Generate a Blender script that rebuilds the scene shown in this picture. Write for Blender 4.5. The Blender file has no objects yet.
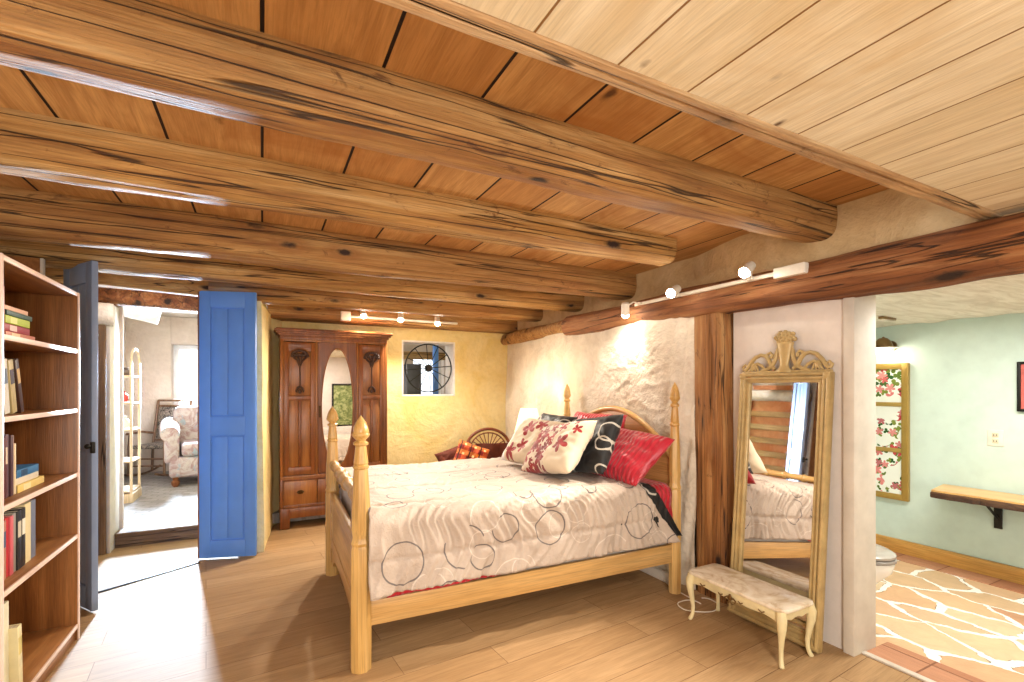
import bpy, bmesh, math, random
from mathutils import Vector, Matrix, noise
random.seed(7)
S = bpy.context.scene
COL = S.collection
PI = math.pi
R = math.radians

# ------------------------------------------------------------------ objects
def ob(name, me, m=None, parent=None, loc=(0, 0, 0), rot=(0, 0, 0)):
    o = bpy.data.objects.new(name, me)
    COL.objects.link(o)
    o.location = loc
    o.rotation_euler = rot
    if parent: o.parent = parent
    if m and me and not me.materials: me.materials.append(m)
    return o

def tag(o, label, cat=None, group=None, kind=None):
    if label: o['label'] = label
    if cat: o['category'] = cat
    if group: o['group'] = group
    if kind: o['kind'] = kind
    return o

def thing(name, label, cat, loc=(0, 0, 0), rot=(0, 0, 0), group=None):
    return tag(ob(name, None, loc=loc, rot=rot), label, cat, group)

def copy_tree(o, parent=None):
    c = o.copy(); COL.objects.link(c); c.parent = parent
    for ch in list(o.children):
        copy_tree(ch, c)
    return c

class MB:
    """collects shapes into one mesh"""
    def __init__(s): s.bm = bmesh.new(); s.k = 0
    def _in(s, t, M=None):
        if M is not None: bmesh.ops.transform(t, matrix=M, verts=t.verts)
        me = bpy.data.meshes.new('t'); t.to_mesh(me); t.free()
        s.bm.from_mesh(me); bpy.data.meshes.remove(me)
        return s
    def box(s, c, d, rot=(0, 0, 0), bev=.004, seg=2):
        t = bmesh.new(); bmesh.ops.create_cube(t, size=1)
        e = .0002 * s.k; s.k += 1                      # joints never share a face
        d = [max(q - e, q * .9) for q in d]
        bmesh.ops.scale(t, vec=d, verts=t.verts)
        b = min(bev, .45 * min(d))
        if b > 0: bmesh.ops.bevel(t, geom=t.edges[:], offset=b, segments=seg, affect='EDGES', profile=.5)
        from mathutils import Euler
        return s._in(t, Matrix.Translation(c) @ Euler(rot).to_matrix().to_4x4())
    def span(s, a, b, bev=.004, seg=2):
        return s.box([(a[i] + b[i]) / 2 for i in range(3)], [abs(b[i] - a[i]) for i in range(3)], bev=bev, seg=seg)
    def lathe(s, prof, c=(0, 0, 0), n=24, M=None, sx=1, sy=1, ph=0):
        t = bmesh.new(); rings = []
        for r, z in prof:
            rings.append([t.verts.new((r * sx * math.cos(2 * PI * k / n + ph), r * sy * math.sin(2 * PI * k / n + ph), z)) for k in range(n)])
        for a, b in zip(rings, rings[1:]):
            for k in range(n):
                t.faces.new((a[k], a[(k + 1) % n], b[(k + 1) % n], b[k]))
        if prof[0][0] > 1e-4: t.faces.new(rings[0][::-1])
        if prof[-1][0] > 1e-4: t.faces.new(rings[-1])
        bmesh.ops.remove_doubles(t, verts=t.verts, dist=1e-6)
        MM = Matrix.Translation(c)
        if M is not None: MM = MM @ M
        return s._in(t, MM)
    def tube(s, pts, r, n=10, closed=False):
        pts = [Vector(p) for p in pts]; N = len(pts)
        rs = r if isinstance(r, (list, tuple)) else [r] * N
        t = bmesh.new(); rings = []; up = None
        for i, p in enumerate(pts):
            if closed: d = pts[(i + 1) % N] - pts[i - 1]
            else: d = pts[min(i + 1, N - 1)] - pts[max(i - 1, 0)]
            d.normalize()
            if up is None: up = Vector((0, 0, 1)) if abs(d.z) < .9 else Vector((1, 0, 0))
            u = (up - d * up.dot(d))
            if u.length < 1e-5: u = d.orthogonal()
            u.normalize(); up = u; v = d.cross(u)
            rings.append([t.verts.new(p + rs[i] * (u * math.cos(2 * PI * k / n) + v * math.sin(2 * PI * k / n))) for k in range(n)])
        pr = list(zip(rings, rings[1:]))
        if closed: pr.append((rings[-1], rings[0]))
        for a, b in pr:
            for k in range(n):
                t.faces.new((a[k], a[(k + 1) % n], b[(k + 1) % n], b[k]))
        if not closed:
            t.faces.new(rings[0][::-1]); t.faces.new(rings[-1])
        return s._in(t)
    def prism(s, poly, th, M=None, bev=0):
        """poly in local XY, thickness th along Z centred"""
        t = bmesh.new()
        vs = [t.verts.new((x, y, -th / 2)) for x, y in poly]
        f = t.faces.new(vs)
        e = bmesh.ops.extrude_face_region(t, geom=[f])
        vv = [v for v in e['geom'] if isinstance(v, bmesh.types.BMVert)]
        bmesh.ops.translate(t, vec=(0, 0, th), verts=vv)
        if bev:
            ed = [x for x in t.edges if abs(x.verts[0].co.z - x.verts[1].co.z) < 1e-6]
            bmesh.ops.bevel(t, geom=ed, offset=bev, segments=2, affect='EDGES', profile=.5)
        bmesh.ops.triangulate(t, faces=[f for f in t.faces if len(f.verts) > 4])
        return s._in(t, M)
    def ball(s, c, r, seg=12):
        t = bmesh.new(); bmesh.ops.create_uvsphere(t, u_segments=seg, v_segments=max(6, seg * 2 // 3), radius=1)
        rr = r if isinstance(r, (list, tuple)) else (r, r, r)
        return s._in(t, Matrix.Translation(c) @ Matrix.Diagonal((rr[0], rr[1], rr[2], 1)))
    def grid(s, nu, nv, fn, closed_u=False):
        t = bmesh.new()
        V = [[t.verts.new(fn(i / (nu - (0 if closed_u else 1)), j / (nv - 1))) for j in range(nv)] for i in range(nu)]
        for i in range(nu if closed_u else nu - 1):
            for j in range(nv - 1):
                a = V[i]; b = V[(i + 1) % nu]
                t.faces.new((a[j], b[j], b[j + 1], a[j + 1]))
        return s._in(t)
    def build(s, name, m=None, parent=None, loc=(0, 0, 0), rot=(0, 0, 0), smooth=35, fix=True):
        bm = s.bm
        if fix: bmesh.ops.recalc_face_normals(bm, faces=bm.faces)
        if smooth:
            for f in bm.faces: f.smooth = True
            for e in bm.edges:
                if len(e.link_faces) == 2 and e.calc_face_angle(0) > R(smooth): e.smooth = False
        me = bpy.data.meshes.new(name); bm.to_mesh(me); bm.free()
        return ob(name, me, m, parent, loc, rot)

def MXZ(c=(0, 0, 0)):   # local XY -> world XZ (normal -Y)
    return Matrix.Translation(c) @ Matrix.Rotation(PI / 2, 4, 'X')
def MYZ(c=(0, 0, 0)):   # local X->world Y, local Y->world Z, normal X
    return Matrix.Translation(c) @ Matrix(((0, 0, 1, 0), (1, 0, 0, 0), (0, 1, 0, 0), (0, 0, 0, 1)))

def struct(name, mb, m, parent=None, **k):
    o = mb.build(name, m, parent, **k)
    if not parent: o['kind'] = 'structure'
    return o

# ------------------------------------------------------------------ materials
def lin(c):
    if isinstance(c, str):
        c = c.lstrip('#'); c = [int(c[i:i + 2], 16) / 255 for i in (0, 2, 4)]
        c = [x / 12.92 if x <= .04045 else ((x + .055) / 1.055) ** 2.4 for x in c]
    return (c[0], c[1], c[2], 1)

class NT:
    def __init__(s, name):
        s.m = bpy.data.materials.new(name); s.m.use_nodes = True
        s.t = s.m.node_tree; s.n = s.t.nodes; s.b = s.n['Principled BSDF']
    def N(s, ty, ins=None, **k):
        x = s.n.new(ty)
        for a, v in k.items(): setattr(x, a, v)
        for a, v in (ins or {}).items(): s.put(x.inputs[a], v)
        return x
    def put(s, sock, v):
        if isinstance(v, bpy.types.NodeSocket): s.t.links.new(v, sock)
        elif isinstance(v, bpy.types.Node): s.t.links.new(v.outputs[0], sock)
        else: sock.default_value = v
    def co(s, scale=(1, 1, 1), rot=(0, 0, 0), loc=(0, 0, 0), uv=False):
        t = s.N('ShaderNodeTexCoord')
        return s.N('ShaderNodeMapping', {0: t.outputs['UV' if uv else 'Object'], 'Scale': scale, 'Rotation': rot, 'Location': loc}).outputs[0]
    def noise(s, v, scale=5, detail=4, rough=.5, dist=0):
        return s.N('ShaderNodeTexNoise', {'Vector': v, 'Scale': scale, 'Detail': detail, 'Roughness': rough, 'Distortion': dist}).outputs[0]
    def vor(s, v, scale=5, feature='F1', rand=1):
        return s.N('ShaderNodeTexVoronoi', {'Vector': v, 'Scale': scale, 'Randomness': rand}, feature=feature)
    def ramp(s, f, *stops):
        r = s.N('ShaderNodeValToRGB', {0: f}); el = r.color_ramp.elements
        while len(el) < len(stops): el.new(.5)
        for e, (p, c) in zip(el, stops):
            e.position = p; e.color = lin(c) if not isinstance(c, (int, float)) else (c, c, c, 1)
        return r.outputs[0]
    def mix(s, f, a, b, mode='MIX'):
        x = s.N('ShaderNodeMix', data_type='RGBA', blend_type=mode)
        s.put(x.inputs[0], f)
        for i, v in ((6, a), (7, b)):
            if isinstance(v, (str, tuple, list)): v = lin(v)
            s.put(x.inputs[i], v)
        return x.outputs[2]
    def math(s, op, a, b=0, c=0):
        x = s.N('ShaderNodeMath', operation=op)
        s.put(x.inputs[0], a); s.put(x.inputs[1], b); s.put(x.inputs[2], c)
        return x.outputs[0]
    def bump(s, h, dist=.01, strength=1):
        b = s.N('ShaderNodeBump', {'Height': h, 'Distance': dist, 'Strength': strength})
        s.put(s.b.inputs['Normal'], b.outputs[0]); return s
    def out(s, col=None, rough=.5, metal=0, spec=None, sheen=None):
        if col is not None:
            if isinstance(col, (str, tuple, list)): col = lin(col)
            s.put(s.b.inputs['Base Color'], col)
        s.put(s.b.inputs['Roughness'], rough); s.b.inputs['Metallic'].default_value = metal
        if spec is not None: s.b.inputs['Specular IOR Level'].default_value = spec
        if sheen: s.b.inputs['Sheen Weight'].default_value = sheen
        return s

AX = {'X': (1, 0, 0), 'Y': (0, 1, 0), 'Z': (0, 0, 1)}
def axs(ax, along, across):
    return tuple(along if AX[ax][i] else across for i in range(3))

def wood(name, dark, mid, light, ax='X', sc=1, rough=.45, bump=.002, knots=0, cracks=0, stain=None, rot=(0, 0, 0)):
    n = NT(name)
    v = n.co(axs(ax, .4 * sc, 7 * sc), rot)
    a = n.noise(v, 2.0, 6, .6, .7)
    c = n.ramp(a, (.3, dark), (.5, mid), (.72, light))
    f = n.noise(n.co(axs(ax, 2 * sc, 60 * sc), rot), 3, 3, .6, .3)
    fr = n.ramp(f, (.3, .62), (.6, 1.0))
    c = n.mix(.8, c, fr, 'MULTIPLY')
    big = n.noise(n.co((1.3, 1.3, 1.3)), 1.3, 2)
    c = n.mix(.5, c, n.ramp(big, (.35, .7), (.65, 1.15)), 'MULTIPLY')
    h = f
    if knots:
        vv = n.vor(n.co(axs(ax, 1.0, 2.6), rot), knots, 'F1', 1)
        k = n.math('ADD', vv.outputs['Distance'], n.math('MULTIPLY', n.noise(n.co(), 25, 3), .12))
        km = n.ramp(k, (.13, 1.0), (.22, 0.0))
        c = n.mix(km, c, '#2a1408')
        ring = n.ramp(k, (.17, 0.0), (.24, .6), (.40, 0.0))
        c = n.mix(ring, c, dark)
    if cracks:
        cr = n.noise(n.co(axs(ax, .16, 9), rot), cracks, 2, .4, .35)
        cm = n.ramp(n.math('ABSOLUTE', n.math('SUBTRACT', cr, .5)), (.004, 1.0), (.014, 0.0))
        c = n.mix(n.math('MULTIPLY', cm, .85), c, '#1c0d05')
        h = n.math('SUBTRACT', f, n.math('MULTIPLY', cm, 2))
    if stain:
        st = n.noise(n.co(axs(ax, 2.5, 5)), 2.2, 5, .7, 1)
        c = n.mix(n.ramp(st, (.60, 0.0), (.70, .75)), c, stain)
    n.out(c, rough).bump(h, bump)
    return n.m

def planks(name, c1, c2, dark, w, l, ax='X', rot=0, mortar=.006, rough=.45, seam='#241206', grain=.75, knots=0, off=.5, bump=.004, blotch=None, shift=0):
    n = NT(name)
    rz = {'X': 0, 'Y': PI / 2}[ax] + rot
    v = n.co((1, 1, 1), (0, 0, rz), (0, shift, 0))
    br = n.N('ShaderNodeTexBrick', {'Vector': v, 'Color1': lin(c1), 'Color2': lin(c2), 'Mortar': lin(seam), 'Scale': 1,
             'Mortar Size': mortar, 'Mortar Smooth': .3, 'Bias': 0, 'Brick Width': l, 'Row Height': w})
    br.offset = off
    # shift the grain from board to board
    sh = n.mix(1, v, n.mix(1, br.outputs['Color'], (30, 17, 5), 'MULTIPLY'), 'ADD')
    m1 = n.N('ShaderNodeMapping', {0: sh, 'Scale': (.7, 7, 1)}).outputs[0]
    a = n.noise(m1, 2.2, 6, .62, 1.4)
    m2 = n.N('ShaderNodeMapping', {0: sh, 'Scale': (2.5, 60, 1)}).outputs[0]
    f = n.noise(m2, 3, 3, .6, .3)
    c = n.mix(n.math('MULTIPLY', n.ramp(a, (.38, 1.0), (.62, 0.0)), grain), br.outputs['Color'], dark)
    c = n.mix(.6, c, n.ramp(f, (.3, .7), (.6, 1.0)), 'MULTIPLY')
    if knots:
        m3 = n.N('ShaderNodeMapping', {0: sh, 'Scale': (1, 2, 1)}).outputs[0]
        vv = n.vor(m3, knots, 'F1', 1)
        k = n.math('ADD', vv.outputs['Distance'], n.math('MULTIPLY', n.noise(v, 25, 3), .1))
        c = n.mix(n.ramp(k, (.08, .9), (.15, 0.0)), c, '#4a2a12')
    if blotch:
        c = n.mix(n.ramp(n.noise(v, 1.6, 4, .6, 1), (.52, 0.0), (.7, .7)), c, blotch)
    c = n.mix(br.outputs['Fac'], c, seam)
    h = n.math('SUBTRACT', n.math('MULTIPLY', f, .25), br.outputs['Fac'])
    n.out(c, rough, spec=.3).bump(h, bump)
    return n.m

def plaster(name, c1, c2, rough=.85, sc=3, bump=.02, lines=None):
    n = NT(name); v = n.co()
    a = n.noise(v, sc, 6, .65, .6)
    b = n.noise(v, sc * 9, 4, .6)
    c = n.mix(n.ramp(a, (.35, 0.0), (.65, 1.0)), c1, c2)
    c = n.mix(.25, c, n.ramp(b, (.3, .75), (.6, 1.05)), 'MULTIPLY')
    h = n.math('ADD', a, n.math('MULTIPLY', b, .25))
    if lines:
        wv = n.noise(n.co((1, 1, 2.4)), lines, 3, .5, 2.5)
        cm = n.ramp(n.math('ABSOLUTE', n.math('SUBTRACT', wv, .5)), (.003, 1.0), (.012, 0.0))
        gate = n.ramp(n.noise(v, 2.2, 2), (.52, 0.0), (.6, 1.0))
        cm = n.math('MULTIPLY', cm, gate)
        h = n.math('SUBTRACT', h, n.math('MULTIPLY', cm, .8))
        c = n.mix(n.math('MULTIPLY', cm, .22), c, '#7b6048')
    n.out(c, rough).bump(h, bump)
    return n.m

def flat(name, c, rough=.5, metal=0, var=.12, sc=8, bump=0, spec=None, sheen=None):
    n = NT(name); a = n.noise(n.co(), sc, 4, .6)
    cc = n.mix(1, c, n.ramp(a, (.3, 1 - var), (.7, 1 + var)), 'MULTIPLY')
    n.out(cc, rough, metal, spec, sheen)
    if bump: n.bump(a, bump)
    return n.m

def glow(name, c, s, base='#ffffff'):
    n = NT(name); n.out(base, .4)
    n.b.inputs['Emission Color'].default_value = lin(c); n.b.inputs['Emission Strength'].default_value = s
    return n.m

def flowers(n, v, scale, R0=.33, pet=5, rand=.9):
    """5-petalled flower mask from the voronoi cell centres"""
    vv = n.vor(v, scale, 'F1', rand)
    vv.voronoi_dimensions = '2D'
    sc = n.N('ShaderNodeVectorMath', {0: v, 1: vv.outputs['Position']}, operation='SUBTRACT').outputs[0]
    x = n.N('ShaderNodeSeparateXYZ', {0: sc}).outputs
    r = n.math('MULTIPLY', n.math('SQRT', n.math('ADD', n.math('MULTIPLY', x[0], x[0]), n.math('MULTIPLY', x[1], x[1]))), scale)
    cr = n.N('ShaderNodeSeparateColor', {0: vv.outputs['Color']}).outputs
    an = n.math('ADD', n.math('ARCTAN2', x[1], x[0]), n.math('MULTIPLY', cr[0], 6.28))
    pe = n.math('ABSOLUTE', n.math('COSINE', n.math('MULTIPLY', an, pet / 2)))
    Rr = n.math('MULTIPLY', n.math('ADD', .35, n.math('MULTIPLY', pe, .65)), n.math('MULTIPLY', R0, n.math('ADD', .55, n.math('MULTIPLY', cr[1], .6))))
    return n.math('LESS_THAN', r, Rr), cr, r

def rings(n, v, scale, lo=.18, hi=.38, th=.012, rand=.75, off=(0, 0, 0)):
    v2 = n.N('ShaderNodeMapping', {0: v, 'Location': off}).outputs[0]
    vv = n.vor(v2, scale, 'F1', rand); vv.voronoi_dimensions = '2D'
    cr = n.N('ShaderNodeSeparateColor', {0: vv.outputs['Color']}).outputs
    rad = n.math('ADD', lo, n.math('MULTIPLY', cr[0], hi - lo))
    d = n.math('ABSOLUTE', n.math('SUBTRACT', vv.outputs['Distance'], rad))
    return n.math('MULTIPLY', n.math('LESS_THAN', d, th), n.math('GREATER_THAN', cr[1], .45))

# ------------------------------------------------------------------ shared materials
M = {}
M['beam'] = wood('hewn log wood', '#87562a', '#b08046', '#d2aa70', 'X', 1, .72, .006, 2.3, 2.2, '#4a2510')
M['beam2'] = wood('pale log wood', '#946431', '#be9050', '#dcba82', 'X', 1, .72, .006, 2.0, 2.5, '#6a3a18')
M['logred'] = wood('red brown log wood', '#6b3c1c', '#9c6236', '#c69260', 'Y', 1, .7, .006, 1.6, 2.4, '#3a1a0c')
M['postwood'] = wood('old post wood', '#7d4c24', '#b07840', '#cfa068', 'Z', 1, .7, .008, 1.8, 3.0, '#3a1c0c')
M['ceil'] = planks('brown ceiling boards', '#bf8a50', '#d4a86e', '#9c6a36', .33, 9, 'Y', 0, .006, .7, '#1a0b04', .55, 2.0, blotch='#a0662f')
M['ceil2'] = planks('pale ceiling boards', '#e6d8b8', '#f0e6cc', '#d2bf98', .215, 9, 'Y', 0, .003, .55, '#8a6230', .65, 3.6, blotch='#cfb483', shift=-.06)
M['edge'] = wood('weathered edge board', '#97704a', '#c49e70', '#e4cfa8', 'X', 1, .75, .006, 2, 2.5, '#5a3114')
M['floor'] = planks('oak laminate', '#ad8a60', '#ba9970', '#93724c', .19, 1.3, 'X', -R(5), .0016, .68, '#7a5a3c', .5, 0, .37, .0015)
M['yellow'] = plaster('yellow plaster', '#e2c980', '#ecdba4', .85, 2.2, .03)
M['white'] = plaster('rough white plaster', '#d3c6b2', '#ebe2d2', .9, 3, .04)
M['smooth'] = plaster('smooth white plaster', '#d9d0c8', '#e4dcd6', .8, 1.2, .004)
M['cream'] = plaster('cream plaster', '#b99a6c', '#cfb386', .9, 4, .03)
M['teal'] = plaster('pale teal paint', '#c8dcd3', '#d2e4dc', .7, 1, .003)
M['jamb'] = flat('white washed board', '#cfc8bd', .6, 0, .12, 5)
M['far'] = plaster('pale pink plaster', '#c4b2a2', '#d0c2b4', .9, 2, .02)
M['whitewash'] = plaster('whitewashed log', '#cfc6bb', '#eee9e2', .8, 5, .02)
M['blue'] = flat('blue paint', '#5f92e0', .45, 0, .07, 3, .001)
M['blue_shaded'] = flat('shaded blue paint', '#8294b4', .45, 0, .07, 3, .001)  # same paint as the blue leaf, with shade put into the colour
M['oak'] = wood('oak veneer', '#704420', '#8c592c', '#a46f3e', 'Z', 1.2, .4, .001)
M['oakx'] = wood('oak veneer shelf', '#7c4c26', '#986434', '#b07c48', 'Y', 1.2, .4, .001)
M['edgeband'] = flat('pale edging', '#e6ccbc', .4, 0, .06)
M['armoire'] = wood('reddish mahogany', '#6a3a1a', '#8a5026', '#a26634', 'Z', 1, .3, .0015)
M['armoire_light'] = wood('warm mahogany panel', '#7a4620', '#9c6230', '#b27a42', 'Z', 1, .3, .0015)
M['carve'] = flat('dark carved wood', '#3a1a0e', .4)
M['pine'] = wood('golden maple', '#c2924c', '#d5ab66', '#e0bc7e', 'Z', .7, .32, .0008)
M['pinex'] = wood('golden maple rail', '#bd8e4c', '#d0a566', '#dcb67b', 'X', .7, .32, .0008)
M['piney'] = wood('golden maple cross rail', '#bd8e4c', '#d0a566', '#dcb67b', 'Y', .7, .32, .0008)
M['gilt'] = flat('antique cream gilt', '#b79e6c', .38, .15, .18, 14, .002)
M['creamwood'] = flat('aged ivory paint', '#ddd0a4', .4, 0, .12, 10)
M['marble'] = None
M['mirror'] = flat('mirror glass', '#eeeeee', .02, 1, 0)
M['black'] = flat('black iron', '#15130f', .5, .4)
M['bronze'] = flat('brushed bronze', '#8d7350', .3, .9)
M['brass'] = flat('aged brass', '#4a3418', .35, .9)
M['whitep'] = flat('white enamel', '#e8e2d4', .35)
M['porcelain'] = flat('porcelain', '#e9e6df', .12, 0, .03)
M['trim'] = wood('golden oak trim', '#c28a40', '#d8a458', '#e8bb72', 'Y', 1, .35, .001)
M['riser'] = wood('old riser board', '#5a4330', '#84664a', '#a58868', 'X', 1, .7, .006, 0, 3)
n = NT('marble top'); v = n.co()
c = n.ramp(n.noise(v, 6, 6, .6, 2), (.35, '#cbb79a'), (.5, '#e4d8c2'), (.7, '#efe8da')); n.out(c, .2); M['marble'] = n.m

# ------------------------------------------------------------------ room shell
ZC = 2.38
def floorbox(name, a, b, m):
    return struct(name, MB().span(a, b, bev=0), m, smooth=0)
floorbox('floor', (-1.6, -1.5, -.1), (2.95, 5.72, 0), M['floor'])
floorbox('ceiling', (-1.6, .92, ZC), (2.95, 6.0, ZC + .08), M['ceil'])
floorbox('ceiling', (-1.6, -1.5, 2.12), (2.95, .85, 2.2), M['ceil2'])
# back wall with the small window
mb = MB()
mb.span((-.04, 5.69, 0), (1.47, 6.0, ZC), bev=0).span((2.137, 5.69, 0), (3.1, 6.0, ZC), bev=0)
mb.span((1.47, 5.69, 0), (2.137, 6.0, 1.30), bev=0).span((1.47, 5.69, 1.97), (2.137, 6.0, ZC), bev=0)
struct('wall_back', mb, M['yellow'], smooth=0)
# left part of the back wall with the opening to the far room
mb = MB()
mb.span((-1.6, 5.30, 0), (-1.172, 5.5, ZC), bev=.02).span((-1.172, 5.36, 2.14), (-.25, 5.72, ZC), bev=.0)
struct('wall_hall', mb, M['far'], smooth=0)
# plaster partition between hall and wardrobe niche, bulging a little
def part_fn(u, w):
    z = w * 2.14
    ring = [(-.15, 5.6), (-.22, 5.2), (-.24, 4.85), (-.20, 4.74), (-.06, 4.66), (-.005, 4.64), (.02, 4.95), (.055, 5.3), (.085, 5.5), (.16, 5.64), (.2, 5.72)]
    f = u * (len(ring) - 1); i = min(int(f), len(ring) - 2); t = f - i
    x = ring[i][0] * (1 - t) + ring[i + 1][0] * t; y = ring[i][1] * (1 - t) + ring[i + 1][1] * t
    q = noise.noise(Vector((x * 3, y * 3, z * 2.2))) * .012
    return (x + q + (.02 * (1 - w)), y + q, z)
o = struct('wall_partition', MB().grid(61, 40, part_fn), M['yellow'], smooth=60)
# left, front walls
struct('wall_left', MB().span((-1.6, -1.5, 0), (-1.5, 5.4, ZC), bev=0), M['smooth'], smooth=0)
mb = MB()
mb.span((-1.6, -1.5, 0), (-.9, -1.4, ZC), bev=0).span((.3, -1.5, 0), (2.95, -1.4, ZC), bev=0)
mb.span((-.9, -1.5, 0), (.3, -1.4, .8), bev=0).span((-.9, -1.5, 2.0), (.3, -1.4, ZC), bev=0)
struct('wall_front', mb, M['smooth'], smooth=0)
struct('window', MB().span((-.9, -1.48, .8), (-.84, -1.42, 2.0)).span((.24, -1.48, .8), (.3, -1.42, 2.0)).span((-.9, -1.48, .8), (.3, -1.42, .86)).span((-.9, -1.48, 1.94), (.3, -1.42, 2.0)).span((-.33, -1.47, .8), (-.27, -1.43, 2.0)), M['whitep'])  # unseen window added to give the front fill a source
# right wall: rough plaster behind the bed
def rx(y):
    pts = [(2.42, 2.67), (2.9, 2.62), (3.6, 2.64), (4.6, 2.75), (5.72, 2.86)]
    for (a, xa), (b, xb) in zip(pts, pts[1:]):
        if y <= b: return xa + (xb - xa) * (y - a) / (b - a)
    return pts[-1][1]
def rfn(u, w):
    y = 2.40 + u * 3.32; z = w * 2.03
    x = rx(y)
    p = Vector((y * 1.1, z * 1.1, 3))
    x += noise.noise(p) * .035
    rd = noise.noise(Vector((y * 5 + z * 1.5, z * 6, 7)))
    rd2 = 1 - abs(noise.noise(Vector((y * 3.2 + z * 2, z * 4.5 - y, 1)))) * 6
    g = max(0, 1 - abs(z - 1.45) / .75) * max(0, 1 - abs(y - 3.0) / .9)
    x -= .006 * rd + max(0, rd2) * .010 * g
    if y < 2.75:                                  # vertical trowel folds beside the post
        x -= .010 * math.sin((y + z * .12) * 60) * (2.75 - y) / .33
    q = abs(noise.noise(Vector((y * 7 + z, z * 11 + noise.noise(Vector((y * 4, z * 4, 0))) * 2, 21)))); x += max(0, .05 - q) * .22 * g
    x -= noise.noise(Vector((y * 16, z * 16, 2))) * .003 + noise.noise(Vector((y * 34, z * 34, 2))) * .0015
    return (x, y, z)
struct('wall_right', MB().grid(230, 170, rfn), M['white'], smooth=80)
# smooth stretch behind the leaning mirror, then the doorway jamb
mb = MB().span((2.76, 1.47, 0), (2.95, 2.165, ZC), bev=0)
struct('wall_mirror_side', mb, M['smooth'], smooth=0)
struct('wall_outer', MB().span((2.90, 2.18, 0), (2.95, 5.70, ZC), bev=0), M['smooth'], smooth=0)
mb = MB().span((2.735, 1.42, 0), (2.945, 1.475, 1.9), bev=.004)
struct('trim_jamb', mb, M['jamb'])
mb = MB().span((2.76, -1.5, 0), (2.95, .1, ZC), bev=0)
struct('wall_entry', mb, M['smooth'], smooth=0)
# plaster above the header log
def ph(u, w):
    y = .1 + u * 5.6; z = 1.98 + w * (ZC - 1.98)
    return (2.74 + .13 * min(1, max(0, (y - 2.1) / .5)) + noise.noise(Vector((y * 3, z * 3, 9))) * .02, y, z)
struct('wall_upper', MB().grid(160, 12, ph), M['cream'], smooth=80)
struct('baseboard_bed', MB().span((2.575, 2.46, 0), (2.60, 5.3, .07)), M['jamb'])
struct('trim_threshold', MB().box((-.72, 4.42, .003), (.66, .02, .008), (0, 0, math.atan2(.346, .528))), M['black'])
struct('trim_threshold_bath', MB().span((2.80, .1, 0), (2.835, 1.42, .012)), M['jamb'])

# logs ---------------------------------------------------------------
def log_mesh(p0, p1, r0, r1, seed, sq=3.4, nl=150, nr=44, groove=None, amp=.10, bow=0):
    p0 = Vector(p0); p1 = Vector(p1); d = (p1 - p0).normalized(); L = (p1 - p0).length
    up = Vector((0, 0, 1)); s = d.cross(up).normalized(); u2 = s.cross(d)
    mb = MB()
    def f(v, w):
        # v around, w along
        a = 2 * PI * v; c, q = math.cos(a), math.sin(a)
        e = (abs(c) ** sq + abs(q) ** sq) ** (-1 / sq)
        r = r0 + (r1 - r0) * w; x = w * L
        k = 1 + amp * noise.noise(Vector((c * .9 + seed, q * .9, x * 1.1 + seed * 3))) + amp * .35 * noise.noise(Vector((c * 3 + seed, q * 3, x * 5)))
        for ga, gd in (groove or []):
            da = (a - ga - .25 * noise.noise(Vector((x * .8, seed, ga))) + PI) % (2 * PI) - PI
            k -= gd * math.exp(-(da / .07) ** 2) * (.4 + .6 * min(1, max(0, noise.noise(Vector((x * .7, ga, seed))) * 2 + .8)))
        cen = p0 + d * x + u2 * bow * math.sin(w * PI)
        return cen + (s * c + u2 * q) * r * e * k
    t = bmesh.new(); V = []
    for j in range(nl):
        w = j / (nl - 1)
        V.append([t.verts.new(f(i / nr, w)) for i in range(nr)])
    for a, b in zip(V, V[1:]):
        for k in range(nr): t.faces.new((a[k], a[(k + 1) % nr], b[(k + 1) % nr], b[k]))
    t.faces.new(V[0][::-1]); t.faces.new(V[-1])
    mb._in(t)
    return mb
def beam(label, p0, p1, r0, r1, seed, mat='beam', **k):
    o = log_mesh(p0, p1, r0, r1, seed, **k).build('ceiling_beam', M[mat], smooth=50)
    return tag(o, label, 'beam', None)
beam('thick hewn log beam with a long dark crack, lowest of the ceiling beams nearest the pale boards', (-1.55, 1.615, 2.325), (2.74, 1.615, 2.325), .120, .114, 1, 'beam', nl=260, nr=72, groove=[(PI * 1.12, .16), (PI * .9, .10)])
beam('golden hewn log ceiling beam whose tapered free end stops above the bed pillows', (-1.55, 2.43, 2.315), (2.42, 2.43, 2.33), .122, .098, 2, 'beam2', nl=200, nr=60, groove=[(PI * 1.1, .08)])
beam('hewn log ceiling beam with a row of dark knots, third from the pale ceiling boards', (-1.55, 3.33, 2.29), (2.9, 3.33, 2.30), .13, .12, 3, 'beam', nl=160, groove=[(PI * 1.15, .10)])
beam('golden log ceiling beam crossing above the blue door, fourth from the pale ceiling boards', (-1.55, 4.1, 2.30), (2.9, 4.1, 2.30), .125, .12, 4, 'beam2', nl=140)
beam('log ceiling beam running just in front of the three track lamps by the wardrobe', (-.42, 4.9, 2.29), (2.92, 4.9, 2.29), .12, .12, 5, 'beam', nl=140)
o = MB().box((1.47, 5.56, 2.245), (2.86, .27, .27), bev=.02).build('ceiling_beam', M['beam']); tag(o, 'squared reddish beam flat against the yellow wall carrying the track light', 'beam')
o = log_mesh((-1.5, 4.66, 2.28), (-.40, 4.76, 2.26), .10, .10, 8, sq=4).build('lintel', M['beam2']); tag(o, 'orange timber lintel above the opening between the two folding door leaves', 'lintel')
o = log_mesh((-1.5, 5.33, 2.22), (-.2, 5.37, 2.19), .09, .09, 9, sq=4).build('lintel', M['logred']); tag(o, 'dark brown timber lintel over the step up to the far sitting room', 'lintel')
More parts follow.
